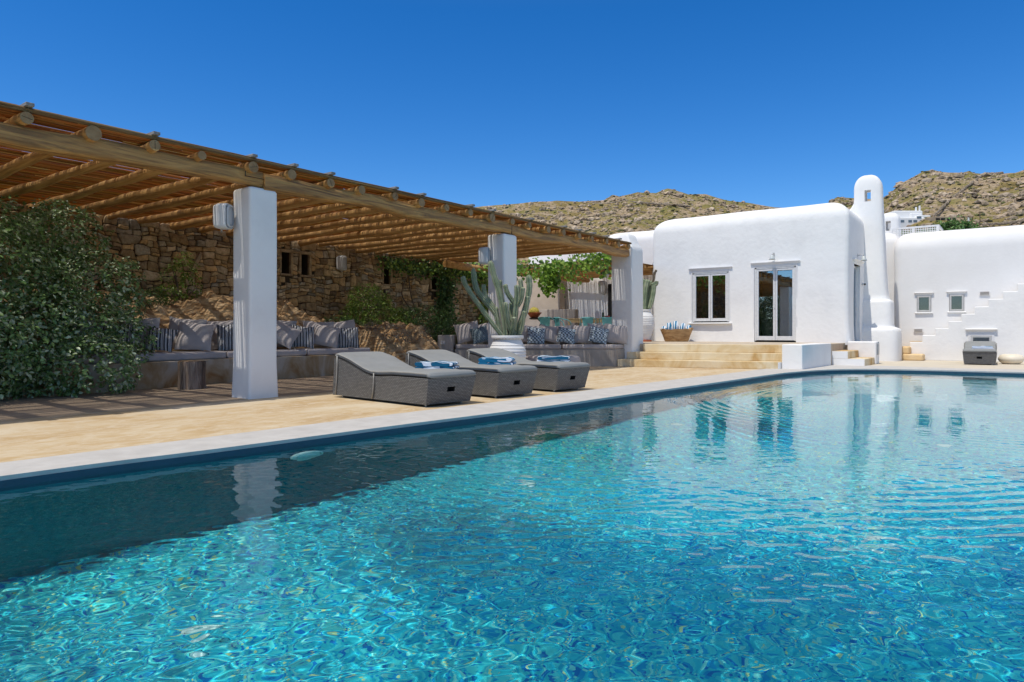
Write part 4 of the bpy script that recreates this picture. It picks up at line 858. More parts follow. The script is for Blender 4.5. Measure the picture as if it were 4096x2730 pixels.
# objects glimpsed inside
MB().lathe([(.14,0),(.2,.06),(.21,.08)], (-7.6,20.85,1.18), 20).build('bowl', POT, house, True)
ch = thing('chimney', 'tall white chimney with a rounded top and a square smoke hole on the house side', 'chimney', (-3.82,22.95,0))
prf = [(0,.87,.70),(.5,.86,.69),(.86,.85,.68),(.93,.83,.66),(.965,.79,.62),(.985,.73,.55),(1.01,.69,.50),(1.08,.67,.48),(1.7,.665,.475),(1.76,.65,.46),(1.79,.62,.43),(1.81,.575,.39),(1.86,.55,.37),(1.95,.535,.36),(2.1,.515,.36),(2.6,.49,.33),(3.3,.455,.29),(4.0,.43,.26),(4.5,.405,.24),(4.9,.39,.225),(5.15,.385,.22)]
prf += [(5.15+.42*math.sin(a), .385*(.12+.88*math.cos(a)**.9) if a < 1.5 else .03, .22*(.35+.65*math.cos(a)**.7) if a < 1.5 else .05) for a in [PI/2*k_/8 for k_ in range(1,8)]]
rs = []
for z, a_, b_ in prf:
    ring = []
    for i in range(56):
        th = 2*PI*i/56; c_, s_ = math.cos(th), math.sin(th); e_ = 2/4.6
        x, y = math.copysign(abs(c_)**e_, c_)*a_, math.copysign(abs(s_)**e_, s_)*b_; q = Vector((x, y, z))
        nn = noise.noise_vector(q*.9)*.02; ring.append((-3.82+x+nn.x, 22.95+y+nn.y, z))
    rs.append(ring)
chm = MB().rings(rs).build('stack', PLASTER, ch, 'auto'); cut(chm, [((-3.80,22.95,4.93),(.17,1.2,.34))])
# fillet joining chimney and roof edge
pf_ = [(-4.12,5.0),(-4.17,4.8),(-4.27,4.62),(-4.42,4.50),(-4.62,4.42),(-4.62,4.1),(-3.95,4.1),(-3.95,5.0)]
MB().add([(x, y, z) for y in (22.78, 23.12) for x, z in pf_], [tuple(range(8)), tuple(range(8,16))[::-1]]+[(i, i+8, (i+1)%8+8, (i+1)%8) for i in range(8)]).build('fillet', PLASTER, ch, 'auto', bevel=.05)
def walllamp(label, loc, rz):
    t = thing('wall_lamp', label, 'wall lamp', loc, rz); M = WM[t.name]; x, y, z = loc
    T_ = lambda p: M @ Vector(p)
    MB().tube([T_((0,0,.02)),T_((0,-.10,.04)),T_((0,-.16,.03)),T_((0,-.17,.0))], .011, 8).build('arm', FRAMEG, t, True)
    MB().box(T_((0,.0,.03)),(.05,.03,.10),rz).build('back_plate', FRAMEG, t)
    MB().lathe([(.02,.0),(.045,-.01),(.058,-.06),(.075,-.10),(.09,-.13),(.078,-.128),(.05,-.06),(.01,-.03)], T_((0,-.17,0)), 24).build('shade', flat('lamp_shade',(.50,.53,.52),.4), t, True)
walllamp('small grey bell lamp on the wall above the glazed double door', (-5.86,20.40,3.07), 0)
walllamp('small pale bell lamp on the shaded side wall above the side door', (-3.88,21.6,3.02), R(90))
t = thing('security_camera', 'tiny white camera with a dark lens on the shaded side wall beside the chimney', 'camera', (-3.80,22.28,2.25)); MB().tube([(-3.86,22.28,2.26),(-3.79,22.22,2.25)], .035, 12).build('body', SPK, t, 'auto'); MB().tube([(-3.791,22.221,2.25),(-3.782,22.213,2.249)], .027, 12).build('lens', DARK, t)
# rear wing, garden walls, dining corner
rw = thing('rear_wing', 'white rear wing with a rounded roof seen between the dining corner and the house', 'house', (-11.5,24.5,DZ))
rwb = rblock(-13.05,-9.3,23.0,29,.4,4.62, rt=.42, rc=.15, wob=.03, rtx=.5).build('wall', PLASTER, rw, 'auto')
rwl = rblock(-16.6,-12.9,23.1,27,.4,4.35, rt=.3, rc=.12, wob=.03).build('wall', PLASTER, rw, 'auto')
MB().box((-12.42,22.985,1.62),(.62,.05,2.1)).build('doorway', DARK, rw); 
t = thing('garden_wall', 'beige rendered wall with reed shadows behind the dining corner', 'wall', (-15.6,22.7,DZ)); MB().box((-15.7,22.75,1.9),(2.1,.4,2.7)).build('wall', nmat('beige_render',[(.3,(.44,.35,.26)),(.7,(.56,.46,.35))],2,.85,.2), t, bevel=.02)
t = thing('parapet', 'low grey-brown parapet behind the round table', 'wall', (-14.6,21.8,DZ)); MB().prism([(-16.4,21.75),(-13.45,21.75),(-13.45,22.0),(-16.4,22.0)], .5, 1.70).build('wall', GREYC, t, bevel=.02)
pr = thing('wall_pier', 'white rendered pier with a tapered rounded cap at the end of the pergola', 'wall', (-8.3,16.1,0))
rs = []
def prr(x0, x1, y0, y1, z, rc=.05):
    o_ = []
    for cx, cy, a0 in ((x1-rc,y1-rc,0),(x0+rc,y1-rc,PI/2),(x0+rc,y0+rc,PI),(x1-rc,y0+rc,1.5*PI)):
        for k_ in range(5): a = a0+PI/2*k_/4; o_.append((cx+rc*math.cos(a), cy+rc*math.sin(a), z))
    return o_
for z, e in ((.1,.02),(.5,.01),(2.9,0),(3.0,.01),(3.05,.05),(3.15,.12),(3.27,.18),(3.34,.225),(3.375,.28)): rs.append(prr(-8.53+e*.75-(.02 if z < .3 else 0), -7.93-e*.75+(.02 if z < 1 else 0), 15.545+e*.4, 16.18-e*.4, z, .045 if z < 3 else .06))
MB().rings(rs).build('pier', PLASTER, pr, 'auto')
# sofa 2, turned to face the pool
s2 = thing('corner_sofa', 'concrete corner sofa with taupe pads between the cactus pot and the white pier', 'sofa', W(0,16.9), YAW)
M2 = WM[s2.name]; L2w = lambda x, y, z=0: tuple(M2 @ Vector((x,y,z)))
def lp(pts): return [L2w(x,y)[:2] for x,y in pts]
MB().prism(lp([(-1.42,0),(2.56,0),(2.95,.55),(2.95,.78),(-1.42,.78)]), 0, .432).build('base', GREYC, s2, bevel=.012)
MB().prism(lp([(-1.42,.70),(2.6,.70),(2.6,.86),(-1.42,.86)]), .3, .80).build('backrest', GREYC, s2, bevel=.012)
MB().prism(lp([(-1.78,-.55),(-1.45,-.42),(-1.45,.80),(-1.78,.80)]), 0, .78).build('armrest', GREYC, s2, bevel=.012)
for a, b_ in ((-1.40,-.02),(0,1.22),(1.24,2.9)):
    pad(lp([(a,-.02),(min(b_,2.55),-.02),(b_,.50) if b_ > 2 else (b_,.62),(b_,.62),(a,.62)] if b_ > 2 else [(a,-.02),(b_,-.02),(b_,.62),(a,.62)]), .434, .545, s2)
t = thing('socket_box', 'small white socket box on the end of the corner sofa armrest', 'socket', L2w(-1.66,-.53,.60), YAW); MB().box(L2w(-1.66,-.515,.60),(.10,.05,.085),YAW).build('box', FRAMEG, t, bevel=.006); MB().box(L2w(-1.64,-.545,.60),(.035,.012,.04),YAW).build('flap', SPK, t)
G2 = 'cushions on the corner sofa'
def on2(x, y, mat, label, lean=14, roll=0, w_=.56, h_=.54, rz=0, seed=0): return put_pillow(mat, label, L2w(x,y,.545), YAW+R(rz), lean, roll, w_, h_*(.86 if mat is TAUPE else .95), .20 if mat is TAUPE else .15, G2, seed=seed)
on2(-1.10,.30,TAUPE,'plain taupe cushion at the far left of the corner sofa leaning on the armrest',18,-12,.62,.6,12,21)
on2(-.72,.42,TAUPE,'plain taupe cushion behind the slate blue cushion left of the cactus pot',14,-6,.58,.6,6,22)
on2(-.80,.18,BLUES,'slate blue patterned cushion left of the cactus pot',24,-14,.44,.44,6,23)
on2(-.35,.45,TAUPE,'plain taupe cushion just left of the cactus pot',12,4,.5,.55,0,24); on2(.0,.45,TAUPE,'plain taupe cushion hidden mostly behind the cactus pot',12,0,.5,.55,0,28)
on2(.42,.42,TAUPE,'plain taupe cushion just right of the cactus pot',14,6,.56,.56,0,25); on2(.60,.22,BLUEP,'blue patterned cushion nearest the cactus pot on its right side',16,2,.44,.45,0,26)
on2(.98,.38,TAUPE,'round shouldered taupe cushion between the two left blue patterned cushions',22,12,.56,.52,4,27); on2(1.32,.46,TAUPE,'taupe cushion lying behind the middle blue patterned cushion',12,-4,.56,.54,0,29)
on2(1.36,.20,BLUEP,'blue patterned cushion in the middle of the corner sofa',20,10,.46,.44,0,30); on2(1.78,.40,TAUPE,'upright taupe cushion between the middle and right blue patterned cushions',12,2,.54,.56,0,31)
on2(2.15,.46,TAUPE,'tall taupe cushion behind the right hand blue patterned cushion',12,6,.5,.6,0,32); on2(2.18,.20,BLUEP,'blue patterned cushion nearest the white pier',22,12,.46,.44,0,33)
on2(2.62,.32,TAUPE,'plain taupe cushion at the right end of the corner sofa against the white pier',16,5,.60,.58,-6,34)
def pouf2(label, loc, sx):
    t = thing('upholstered_stool', label, 'stool', loc, YAW, 'upholstered stools by the corner sofa'); MB().lathe([(.02,0),(.26,.0),(.30,.03),(.31,.1),(.31,.2),(.295,.27),(.25,.315),(.15,.335),(.02,.34)], loc, 36, sx, 1).build('body', TAUPE, t, True)
pouf2('round taupe stool just right of the cactus pot', tuple(W(.58,15.4)), 1.0); pouf2('round taupe stool right of the other stool, in front of the corner sofa', tuple(W(1.25,15.5)), 1.0)
# ------------------------------------------------------------------ potted cacti
CACT = nmat('cactus_skin', [(.3,(.15,.20,.11)),(.5,(.23,.28,.17)),(.75,(.34,.36,.24))], 5, .6, .3, detail=8, bscale=60); CACT2 = nmat('cactus_tip', [(.3,(.10,.19,.05)),(.7,(.18,.28,.08))], 5, .6, .3)
SPN = flat('spine', (.52,.48,.36), .7)
def stem(pts, r_, par, ribs=7, mat=CACT):
    Pt = catmull(pts, 9); n_ = len(Pt); rad = []
    for i in range(n_):
        t_ = i/(n_-1); q = 1-(max(0, t_-.90)/.10)**2.4*.86; rad.append(r_*q*(.80+.2*min(1, t_*4))*(1+.04*math.sin(i*1.1)))
    sec = lambda th, k_: 1+.34*abs(math.cos(ribs*th/2))**.9-.18
    o_ = MB().tube(Pt, rad, ribs*6, sec).build('stem', mat, par, 'auto')
    sp = MB()
    for i in range(1, n_-1, 1):
        t_ = (Pt[i+1]-Pt[i-1]).normalized(); up = Vector((0,0,1)) if abs(t_.z) < .9 else Vector((1,0,0))
        a_ = t_.cross(up).normalized(); b_ = a_.cross(t_).normalized()
        for j in range(ribs*2):
            th = PI*j/ribs+PI/ribs*0; d_ = (a_*math.cos(th)+b_*math.sin(th)); c_ = Pt[i]+d_*rad[i]*1.13*(1 if j % 2 == 0 else .0)
            if j % 2: continue
            for off in (-.5, 0, .5):
                c2_ = c_+(Pt[i+1]-Pt[i])*off; w_ = t_.cross(d_)*.006; sp.add([c2_-w_-t_*.003, c2_+w_+t_*.003, c2_+d_*.012], [(0,1,2)]); sp.add([c2_-t_*.007, c2_+t_*.007, c2_+d_*.009+w_*.6], [(0,1,2)])
    if r_ < .06: q_ = sp.build('spines', SPN, par); q_.parent = o_; q_['kind'] = 'stuff'
    return o_
def areoles(o_, par_, ribs):
    pass
def pot(par, c, H, Rm, neck, mat, lip, n_rib=13):
    pr_ = [(Rm*.45,0),(Rm*.52,.02)]; n_ = 140
    for k_ in range(n_+1):
        t_ = k_/n_; z = .03+(H-.10)*t_; r_ = np.interp(t_, [0,.25,.55,.75,.88,1], [Rm*.55,Rm*.82,Rm*1.0,Rm*.98,Rm*.86,neck]); f = (t_*n_rib) % 1
        r_ += (.016*(1-f)**.7 if .04 < t_ < .86 else .004)-.008; pr_.append((float(r_), z))
    pr_ += [(neck,H-.06),(lip*.985,H-.055),(lip,H-.045),(lip,H-.008),(lip*.985,H),(lip*.9,H),(lip*.88,H-.05),(.01,H-.05)]
    return MB().lathe(pr_, c, 56).build('pot', mat, par, 'auto')
pc = tuple(P(507.5,331,12.4)); pc = (pc[0],pc[1],0)
t = thing('potted_cactus', 'big ribbed white pot of tall branching grey-green cactus behind the loungers', 'potted plant', pc); pot(t, pc, .80, .335, .25, POT, .295)
MB().lathe([(.01,.0),(.25,.0),(.25,.02),(.01,.03)], (pc[0],pc[1],.735), 24).build('soil', SOIL, t)
def cp_(x, y, dd=0): return P((1750+x/2.613)/4, (950+y/2.613)/4, 12.4+dd)
ARMS = [([(680,1040),(560,880),(400,660),(290,490),(262,405)],.036,-.12),([(660,985),(615,820),(570,745),(480,640),(400,520),(372,318)],.043,.10),([(715,1040),(695,850),(650,600),(590,400),(548,243)],.047,.0),
 ([(600,780),(570,700),(500,600),(478,488)],.032,.16),([(700,760),(678,640),(662,540),(655,442)],.026,.12),([(812,700),(775,650),(725,570),(703,488)],.036,-.04),([(840,1035),(855,930),(905,780),(945,620),(960,500),(948,392)],.045,.02),
 ([(800,1040),(808,860),(822,700),(832,600),(828,494)],.043,-.06),([(815,700),(860,640),(875,540),(863,432)],.034,.12),([(835,720),(875,640),(893,518)],.034,-.14),([(800,1040),(755,930),(722,820),(710,674)],.040,-.18),([(850,1035),(885,930),(905,765)],.030,-.16),
 ([(870,900),(925,760),(940,612)],.034,-.10),([(690,1040),(640,920),(622,810),(612,725)],.032,.05),([(770,1000),(768,860),(770,675)],.034,.14),([(760,1040),(790,930),(800,830)],.032,-.2),([(735,1040),(745,900),(700,780)],.034,.2)]
for i, (pts, r_, dd) in enumerate(ARMS):
    n_ = len(pts); stem([cp_(x, y, dd*(.3+.7*j/(n_-1)) if n_ > 1 else dd) for j, (x, y) in enumerate(pts)], r_, t, 7 if r_ > .035 else 6)
pc2 = tuple(P(643.6,331,20.9)); pc2 = (pc2[0],pc2[1],DZ)
t = thing('potted_cactus', 'tall ribbed jar with a bundle of cactus stems between the pier and the house', 'potted plant', pc2); pot(t, pc2, .98, .32, .21, POT, .23, 18); MB().lathe([(.2,-.0),(.24,.0),(.25,.05),(.2,.055)], (pc2[0],pc2[1],DZ), 24).build('saucer', TERRA, t)
def c2_(x, y, dd=0): return P((1750+x/2.613)/4, (950+y/2.613)/4, 20.9+dd)
for pts, r_, dd, mt in (([(2160,770),(2165,640),(2180,520),(2200,440)],.07,0,CACT),([(2190,770),(2200,650),(2235,540),(2245,450)],.07,.1,CACT),([(2215,740),(2245,640),(2262,520),(2250,470)],.06,-.1,CACT),([(2245,480),(2262,430),(2268,380),(2290,338)],.03,0,BARK),([(2255,500),(2285,490),(2292,455)],.045,-.1,CACT),([(2130,770),(2150,600),(2150,430)],.06,.1,CACT)):
    stem([c2_(x, y, dd) for x, y in pts], r_, t, 6, mt)
# basket of towels
bc = tuple(P(676.5,331,21.0)); bc = (bc[0],bc[1],DZ)
t = thing('carved_bowl', 'rough carved wooden trough on the terrace by the house wall', 'basket', bc, R(37)); M = WM[t.name]
rs = []; 
for z, a_, b_ in ((0,.33,.15),(.03,.36,.18),(.2,.42,.22),(.40,.50,.27)):
    rs.append([tuple(M @ Vector((math.copysign(abs(math.cos(2*PI*i/40))**.7,math.cos(2*PI*i/40))*a_+.012*noise.noise(Vector((i*.6,z*7,1))), math.copysign(abs(math.sin(2*PI*i/40))**.7,math.sin(2*PI*i/40))*b_, z+(.05*noise.noise(Vector((i*.45,3,1)))-.05*math.cos(2*PI*i/40)**4*0+(.03 if math.cos(2*PI*i/40) > .6 else -.02)) if z > .3 else z))) for i in range(40)])
for s_, z in ((.88,.39),(.75,.15)): rs.append([tuple(M @ (Vector(M.inverted() @ Vector(rs[3][i]))*Vector((1,1,1)) if False else Vector(((M.inverted() @ Vector(rs[3][i])).x*s_, (M.inverted() @ Vector(rs[3][i])).y*s_*.9, (M.inverted() @ Vector(rs[3][i])).z-(0.005 if s_ > .8 else .2))))) for i in range(40)])
MB().rings(rs, True, True).build('bowl', BASKET, t, 'auto')
for i, (dx, an, h) in enumerate(((-.30,-24,.27),(-.17,-10,.38),(.0,-4,.43),(.13,14,.36),(.26,30,.30))):
    q = M @ Vector((dx, .0, .20)); rl = MB(); pth = [q, q+Vector((h*math.sin(R(an))*.7*CY, h*math.sin(R(an))*.7*SY, h*.6)), q+Vector((h*math.sin(R(an))*CY, h*math.sin(R(an))*SY, h))]
    d_ = ['leftmost','second from left','middle','second from right','rightmost'][i]
    o = rl.tube(pth, [.085,.092,.06], 18, lambda th_, k_: 1 if abs(math.sin(th_)) < .7 else .9).build('rolled_towel', TOWEL3, None, True, loc=tuple(q)); tag(o, 'rolled blue and white towel, %s of five in the wooden trough' % d_, 'towel', 'rolled towels in the trough')
# ------------------------------------------------------------------ dining corner
rt = tuple(P(543.5,331,22.3)); rtc = (rt[0],rt[1],DZ)
t = thing('round_table', 'dark round table carrying a bowl of golden barrel cactus', 'table', rtc); MB().lathe([(.02,.70),(.44,.70),(.47,.72),(.47,.745),(.44,.755),(.02,.757)], rtc, 40).build('table_top', DARKW, t, 'auto'); MB().lathe([(.26,0),(.24,.04),(.09,.10),(.12,.3),(.17,.45),(.10,.6),(.2,.70)], rtc, 24).build('pedestal', DARKW, t, True)
tz = DZ+.757
bx = tuple(P(534.2,331,22.2)); t = thing('potted_cactus', 'golden barrel cactus in a wide terracotta bowl on the round table', 'potted plant', (bx[0],bx[1],tz)); MB().lathe([(.10,0),(.13,.01),(.215,.13),(.245,.145),(.245,.17),(.22,.17),(.2,.13),(.02,.12)], (bx[0],bx[1],tz), 36).build('bowl', TERRA, t, 'auto')
rs = []
for k_ in range(14):
    a = -.35+1.9*k_/13; r_ = .155*math.cos(a) if k_ < 13 else .01; rs.append([(bx[0]+r_*(1+.05*math.cos(18*2*PI*i/144))*math.cos(2*PI*i/144), bx[1]+r_*(1+.05*math.cos(18*2*PI*i/144))*math.sin(2*PI*i/144), tz+.19+.145*math.sin(a)) for i in range(144)])
bo = MB().rings(rs).build('barrel', SPIKE, t, True); sp = MB()
for _ in range(1300):
    d_ = Vector((random.gauss(0,1), random.gauss(0,1), abs(random.gauss(0,1))-.2)).normalized(); c_ = Vector((bx[0],bx[1],tz+.19))+Vector((d_.x*.155,d_.y*.155,d_.z*.145)); e_ = (d_+Vector((random.gauss(0,.4),random.gauss(0,.4),random.gauss(0,.4)))).normalized(); s_ = d_.cross(e_)*.05; sp.add([c_-s_*.06, c_+s_*.06, c_+e_*.035], [(0,1,2)])
sp.build('spines', SPIKE, t)['kind'] = 'stuff'
dt_o = tuple(P(596,331,23.2)); dto = (dt_o[0],dt_o[1],DZ); drz = R(8)
t = thing('dining_table', 'light pine dining table under the vine', 'table', dto, drz); M = WM[t.name]
MB().box(M @ Vector((0,0,.73)),(1.75,.95,.045),drz).build('table_top', PINE, t, bevel=.006); MB().box(M @ Vector((0,-.45,.655)),(1.6,.03,.09),drz).box(M @ Vector((0,.45,.655)),(1.6,.03,.09),drz).build('apron', PINE, t)
for x_ in (-.8,.8):
    for y_ in (-.42,.42): MB().box(M @ Vector((x_,y_,.35)),(.07,.07,.70),drz).build('leg', PINE, t)
for x_ in (-.75,-.3,.2): MB().tube([M @ Vector((x_,-.475,.735)), M @ Vector((x_,-.479,.735))], .013, 10).build('bolt', BLACKM, t)
def chair(label, loc, rz):
    t = thing('metal_chair', label, 'chair', (0,0,0), 0, 'turquoise metal armchairs')
    MB().box((0,0,.44),(.40,.40,.018)).build('seat', TEAL, t, bevel=.008)
    rs = []
    for z, w_, y_ in ((.45,.13,.19),(.55,.15,.215),(.66,.17,.235),(.745,.18,.25)): rs.append([(-w_,y_-.015,z),(w_,y_-.015,z),(w_,y_,z),(-w_,y_,z)])
    MB().rings(rs).build('backrest', TEAL, t)
    arm = catmull([(-.215,-.17,.46),(-.245,-.14,.60),(-.25,-.03,.675),(-.24,.12,.70),(-.18,.25,.745),(0,.275,.755),(.18,.25,.745),(.24,.12,.70),(.25,-.03,.675),(.245,-.14,.60),(.215,-.17,.46)], 5)
    MB().tube(arm, .014, 8).build('arm_frame', TEAL, t, True)
    for x_, y_ in ((-1,-1),(1,-1),(-1,1),(1,1)):
        MB().tube([(x_*.17,y_*.17,.44),(x_*.20,y_*.20,.22),(x_*.235,y_*.235,0)], [.03,.022,.014], 6).build('leg', TEAL, t, 'auto')
    t.location = loc; t.rotation_euler = (0,0,rz); return t
cl = lambda px_, d_: (P(px_,331,d_).x, P(px_,331,d_).y, DZ)
c0 = chair('turquoise metal armchair at the left in front of the round table', cl(547,21.6), YAW+R(160))
copy_tree(c0, cl(563,22.0), YAW+R(115), 'turquoise metal armchair side-on between the round table and the pine table')
copy_tree(c0, cl(574,23.6), YAW+R(-90), 'turquoise metal armchair at the left head of the pine table')
copy_tree(c0, cl(588,21.9), YAW+R(172), 'turquoise metal armchair with its back to the sofa at the middle of the pine table')
copy_tree(c0, cl(607.5,21.9), YAW+R(172), 'turquoise metal armchair half hidden by the pier at the pine table')
bt = P(603,331,23.0); t = thing('bottle', 'dark green bottle on the pine dining table', 'bottle', (bt.x,bt.y,DZ+.753)); MB().lathe([(.03,0),(.036,.01),(.036,.17),(.014,.22),(.012,.28),(.015,.285)], (bt.x,bt.y,DZ+.753), 16).build('glass', BOTTLE, t, True)
bt = P(607,331,23.0); t = thing('dish', 'small red dish beside the bottle on the pine table', 'dish', (bt.x,bt.y,DZ+.753)); MB().lathe([(.05,0),(.07,.01),(.10,.085),(.095,.085),(.06,.02)], (bt.x,bt.y,DZ+.753), 20).build('bowl', RED, t, True)
pl = P(606.5,262,22.6); t = thing('pendant_lamp', 'dark metal pendant lamp hanging beside the white pier', 'lamp', tuple(pl)); MB().tube([pl+Vector((0,0,.35)), pl], .008, 6).build('cord', BLACKM, t)
MB().lathe([(.03,-.02),(.045,-.1),(.06,-.25),(.10,-.3),(.25,-.38),(.26,-.40),(.24,-.40),(.08,-.32)], tuple(pl), 28).build('lamp_shade', BLACKM, t, True); MB().lathe([(.07,-.36),(.09,-.42),(.06,-.5),(.02,-.53)], tuple(pl), 16).build('glass', GLASS, t, True)
q_ = P(597.8,281.5,25.2); speaker('pale grey speaker high on the white wall behind the dining table', (-12.95,22.95,2.55), 0, 1.5); speaker('white speaker on the house corner above the tall jar', (-9.78,20.9,2.95), R(-60), 1.3)
# second pergola and the vine
p2 = thing('rear_pergola', 'smaller reed roofed pergola over the dining corner', 'pergola', (-12,20,DZ))
path = [(-13.35+.03*math.sin(y), y, 2.80+.02*math.sin(y*2.3)) for y in [14.5+.35*k_ for k_ in range(24)]]; MB().tube(path, [.105+.008*math.sin(i) for i in range(len(path))], 16).build('beam', LOG, p2, 'auto')
for i in range(8):
    y = 18.15+.66*i; path = [(-14.6+.6*k_, y+.02*math.sin(k_+i), 2.96+.012*math.sin(k_*2+i)) for k_ in range(9 if i > 2 else 8)]; MB().tube(path, .055, 12).build('rafter', LOG, p2, 'auto')
reedmat('reeds', p2, -14.8, -9.75, 18.0, 23.0, 3.02, .0125)
for y, x1_ in ((16.7,-12.2),(17.3,-12.6)): MB().tube([(-14.6,y,2.86),(-13.4,y+.02,2.88),(x1_,y,2.86)], .06, 12).build('pole', GREYW, p2, 'auto')
GV = [(.12,.24,.02),(.17,.32,.03),(.08,.17,.02),(.24,.38,.05)]
vn = vine('bright green grapevine trailing between the two pergolas', [(-13.9,15.9,2.9),(-12.8,16.5,2.85),(-11.6,17.1,2.8),(-10.6,17.0,2.86),(-9.6,16.6,2.95),(-8.9,16.1,2.98)], .26, 1250, .11, GV+[(.3,.42,.08)], (-11.5,17,DZ), 'grapevine', .30, .02)
t = vine('bunch of grape leaves hanging lowest in front of the rear pergola', [(-11.3,16.9,2.85),(-11.2,16.8,2.5),(-11.25,16.85,2.2)], .2, 420, .12, GV, (-11.3,16.9,DZ), 'grapevine', .2, .008)
vine('green ivy on the wall just right of the second pillar', [(-13.9,17.0,1.2),(-13.8,17.1,1.9),(-13.7,17.0,2.6)], .3, 900, .09, DG+GR, (-13.9,17,.6))
crown('leafy_shrub', 'sprig of pale leaves rising above the far end of the pergola roof', 'shrub', [(-9.9,15.2,3.3,.25,.25,.18)], 160, .10, GV, LEAF2, (-9.9,15.2,3.08), stems=3, stemr=.006, base=3.0)
# ------------------------------------------------------------------ right hand house
rh = thing('white_house', 'long white plaster house with a stepped outside stair at the right edge', 'house', (-1,24.4,0))
rb = rblock(-3.35,7,24.3,31,-.02,3.98, rt=.62, rc=.25, wob=.03, nseg=10, rtx=.35).build('wall', PLASTER2, rh, 'auto')
rblock(-4.6,-3.25,24.9,30,-.02,4.10, rt=.4, rc=.2, wob=.02).build('wall', PLASTER2, rh, 'auto')
SW = [(-2.69,-2.33,1.47,1.96),(-1.85,-1.49,1.48,1.97)]; LWn = (-1.30,-.80,.30,.80)
cut(rb, [(((a+b_)/2,24.4,(c_+d_)/2),(b_-a+.02,.6,d_-c_+.02)) for a,b_,c_,d_ in SW])
for a, b_, c_, d_ in SW:
    o = MB(); f_ = .05; y = 24.30; o.box(((a+b_)/2,y,d_-f_/2),(b_-a,.06,f_)).box(((a+b_)/2,y,c_+f_/2),(b_-a,.06,f_)).box((a+f_/2,y,(c_+d_)/2),(f_,.06,d_-c_-2*f_)).box((b_-f_/2,y,(c_+d_)/2),(f_,.06,d_-c_-2*f_)); wn = o.build('window', FRAMEG, rh, bevel=.004)
    p_ = MB().box(((a+b_)/2,y+.015,(c_+d_)/2),(b_-a-2*f_,.006,d_-c_-2*f_)).build('pane', GLASS2, None); p_.data.transform(WM[rh.name].inverted()); p_.parent = wn
    MB().box(((a+b_)/2,y+.05,(c_+d_)/2),(b_-a-.03,.01,d_-c_-.03)).build('room', ROOM, rh)
    MB().rings([[(a-q,y-.01-e,zz),(b_+q,y-.01-e,zz),(b_+q,y+.05,zz),(a-q,y+.05,zz)] for zz,q,e in ((d_,.0,.0),(d_+.04,.02,.02),(d_+.09,.08,.06),(d_+.10,.05,.03))]).build('lintel', PLASTER2, rh); MB().box(((a+b_)/2,y-.02,c_-.035),(b_-a+.12,.09,.05)).build('sill', PLASTER, rh, bevel=.02)
# stepped parapet of the stair
poly = [(-2.82,0),(-2.82,.56)]; x, z = -2.82, .56
STX = [-2.82,-2.50,-2.17,-1.84,-1.52,-1.20,-.87,-.535,-.21,.13,.47,.81,1.15]; sz_ = .2065
pp = [(STX[0], 0.0)]
for i in range(len(STX)-1): pp += [(STX[i], .55+sz_*i), (STX[i+1], .55+sz_*i)]
pp += [(STX[-1], 3.2), (4, 3.2), (4, 0)]
n_ = len(pp); vs = [(x_, 23.72, z_) for x_, z_ in pp]+[(x_, 24.24, z_) for x_, z_ in pp]
sw = MB().add(vs, [tuple(range(n_)), tuple(range(n_, 2*n_))[::-1]]+[(i, i+n_, (i+1)%n_+n_, (i+1)%n_) for i in range(n_)]).build('stair', PLASTER, rh, bevel=.02)
cut(sw, [((-1.06,23.7,.40),(.52,.5,.86))]) if False else None
o = MB(); a, b_, c_, d_, y = -1.24,-.84,.25,.66,23.80
LC = MB().box((-1.04,23.73,.50),(.62,.06,.74)).build('lower_window', LINTEL, rh, bevel=.01)
MB().box((-1.04,23.71,.46),(.50,.06,.60)).build('frame', FRAMEG, rh, bevel=.004); MB().box((-1.04,23.685,.46),(.38,.02,.48)).build('pane', GLASS2, rh); MB().box((-1.04,23.70,.46),(.39,.01,.49)).build('room', ROOM, rh)
MB().rings([[(-1.35-q,23.69-e,zz),(-.73+q,23.69-e,zz),(-.73+q,23.74,zz),(-1.35-q,23.74,zz)] for zz,q,e in ((.86,.0,.0),(.89,.02,.02),(.93,.07,.06),(.945,.05,.03))]).build('lintel', PLASTER, rh)
for x_, z_ in ((-.98,1.985),(-2.66,.90)):
    vv = MB(); vv.box((x_,24.28,z_),(.26,.03,.115)); vo_ = vv.build('vent', PLASTER2, rh); sl = MB()
    for k_ in range(4): sl.box((x_,24.258,z_-.036+.024*k_),(.22,.01,.012))
    q = sl.build('slat', GREYC, None); q.data.transform(WM[rh.name].inverted()); q.parent = vo_
t = thing('ochre_steps', 'rounded ochre steps at the foot of the outside stair beside the chimney', 'steps', (-2.8,23.6,0))
MB().prism([(-3.3,23.15),(-2.42,23.15),(-2.42,23.7),(-3.3,23.7)], 0, .20).build('step', YSTEP, t, bevel=.04); MB().prism([(-3.3,23.2),(-2.78,23.2),(-2.78,24.26),(-3.3,24.26)], .2, .41).build('step', YSTEP, t, bevel=.04)
MB().prism([(-2.83,23.74),(-2.50,23.74),(-2.50,24.22),(-2.83,24.22)], .56, .575).build('tread', YSTEP, t, bevel=.005)
t = thing('chimney', 'shorter white chimney with a square smoke hole behind the tall one', 'chimney', (-3.83,27,3.6)); rs = []
for z, a_, b_ in [(3.3,.36,.30),(3.8,.35,.29),(4.7,.335,.28)]+[(4.7+.30*math.sin(q),.335*math.cos(q)**.7+.01,.28*math.cos(q)**.7+.01) for q in [PI/2*k_/6.01 for k_ in range(1,7)]]: rs.append([(-3.83+math.copysign(abs(math.cos(2*PI*i/40))**.55,math.cos(2*PI*i/40))*a_, 27+math.copysign(abs(math.sin(2*PI*i/40))**.55,math.sin(2*PI*i/40))*b_, z) for i in range(40)])
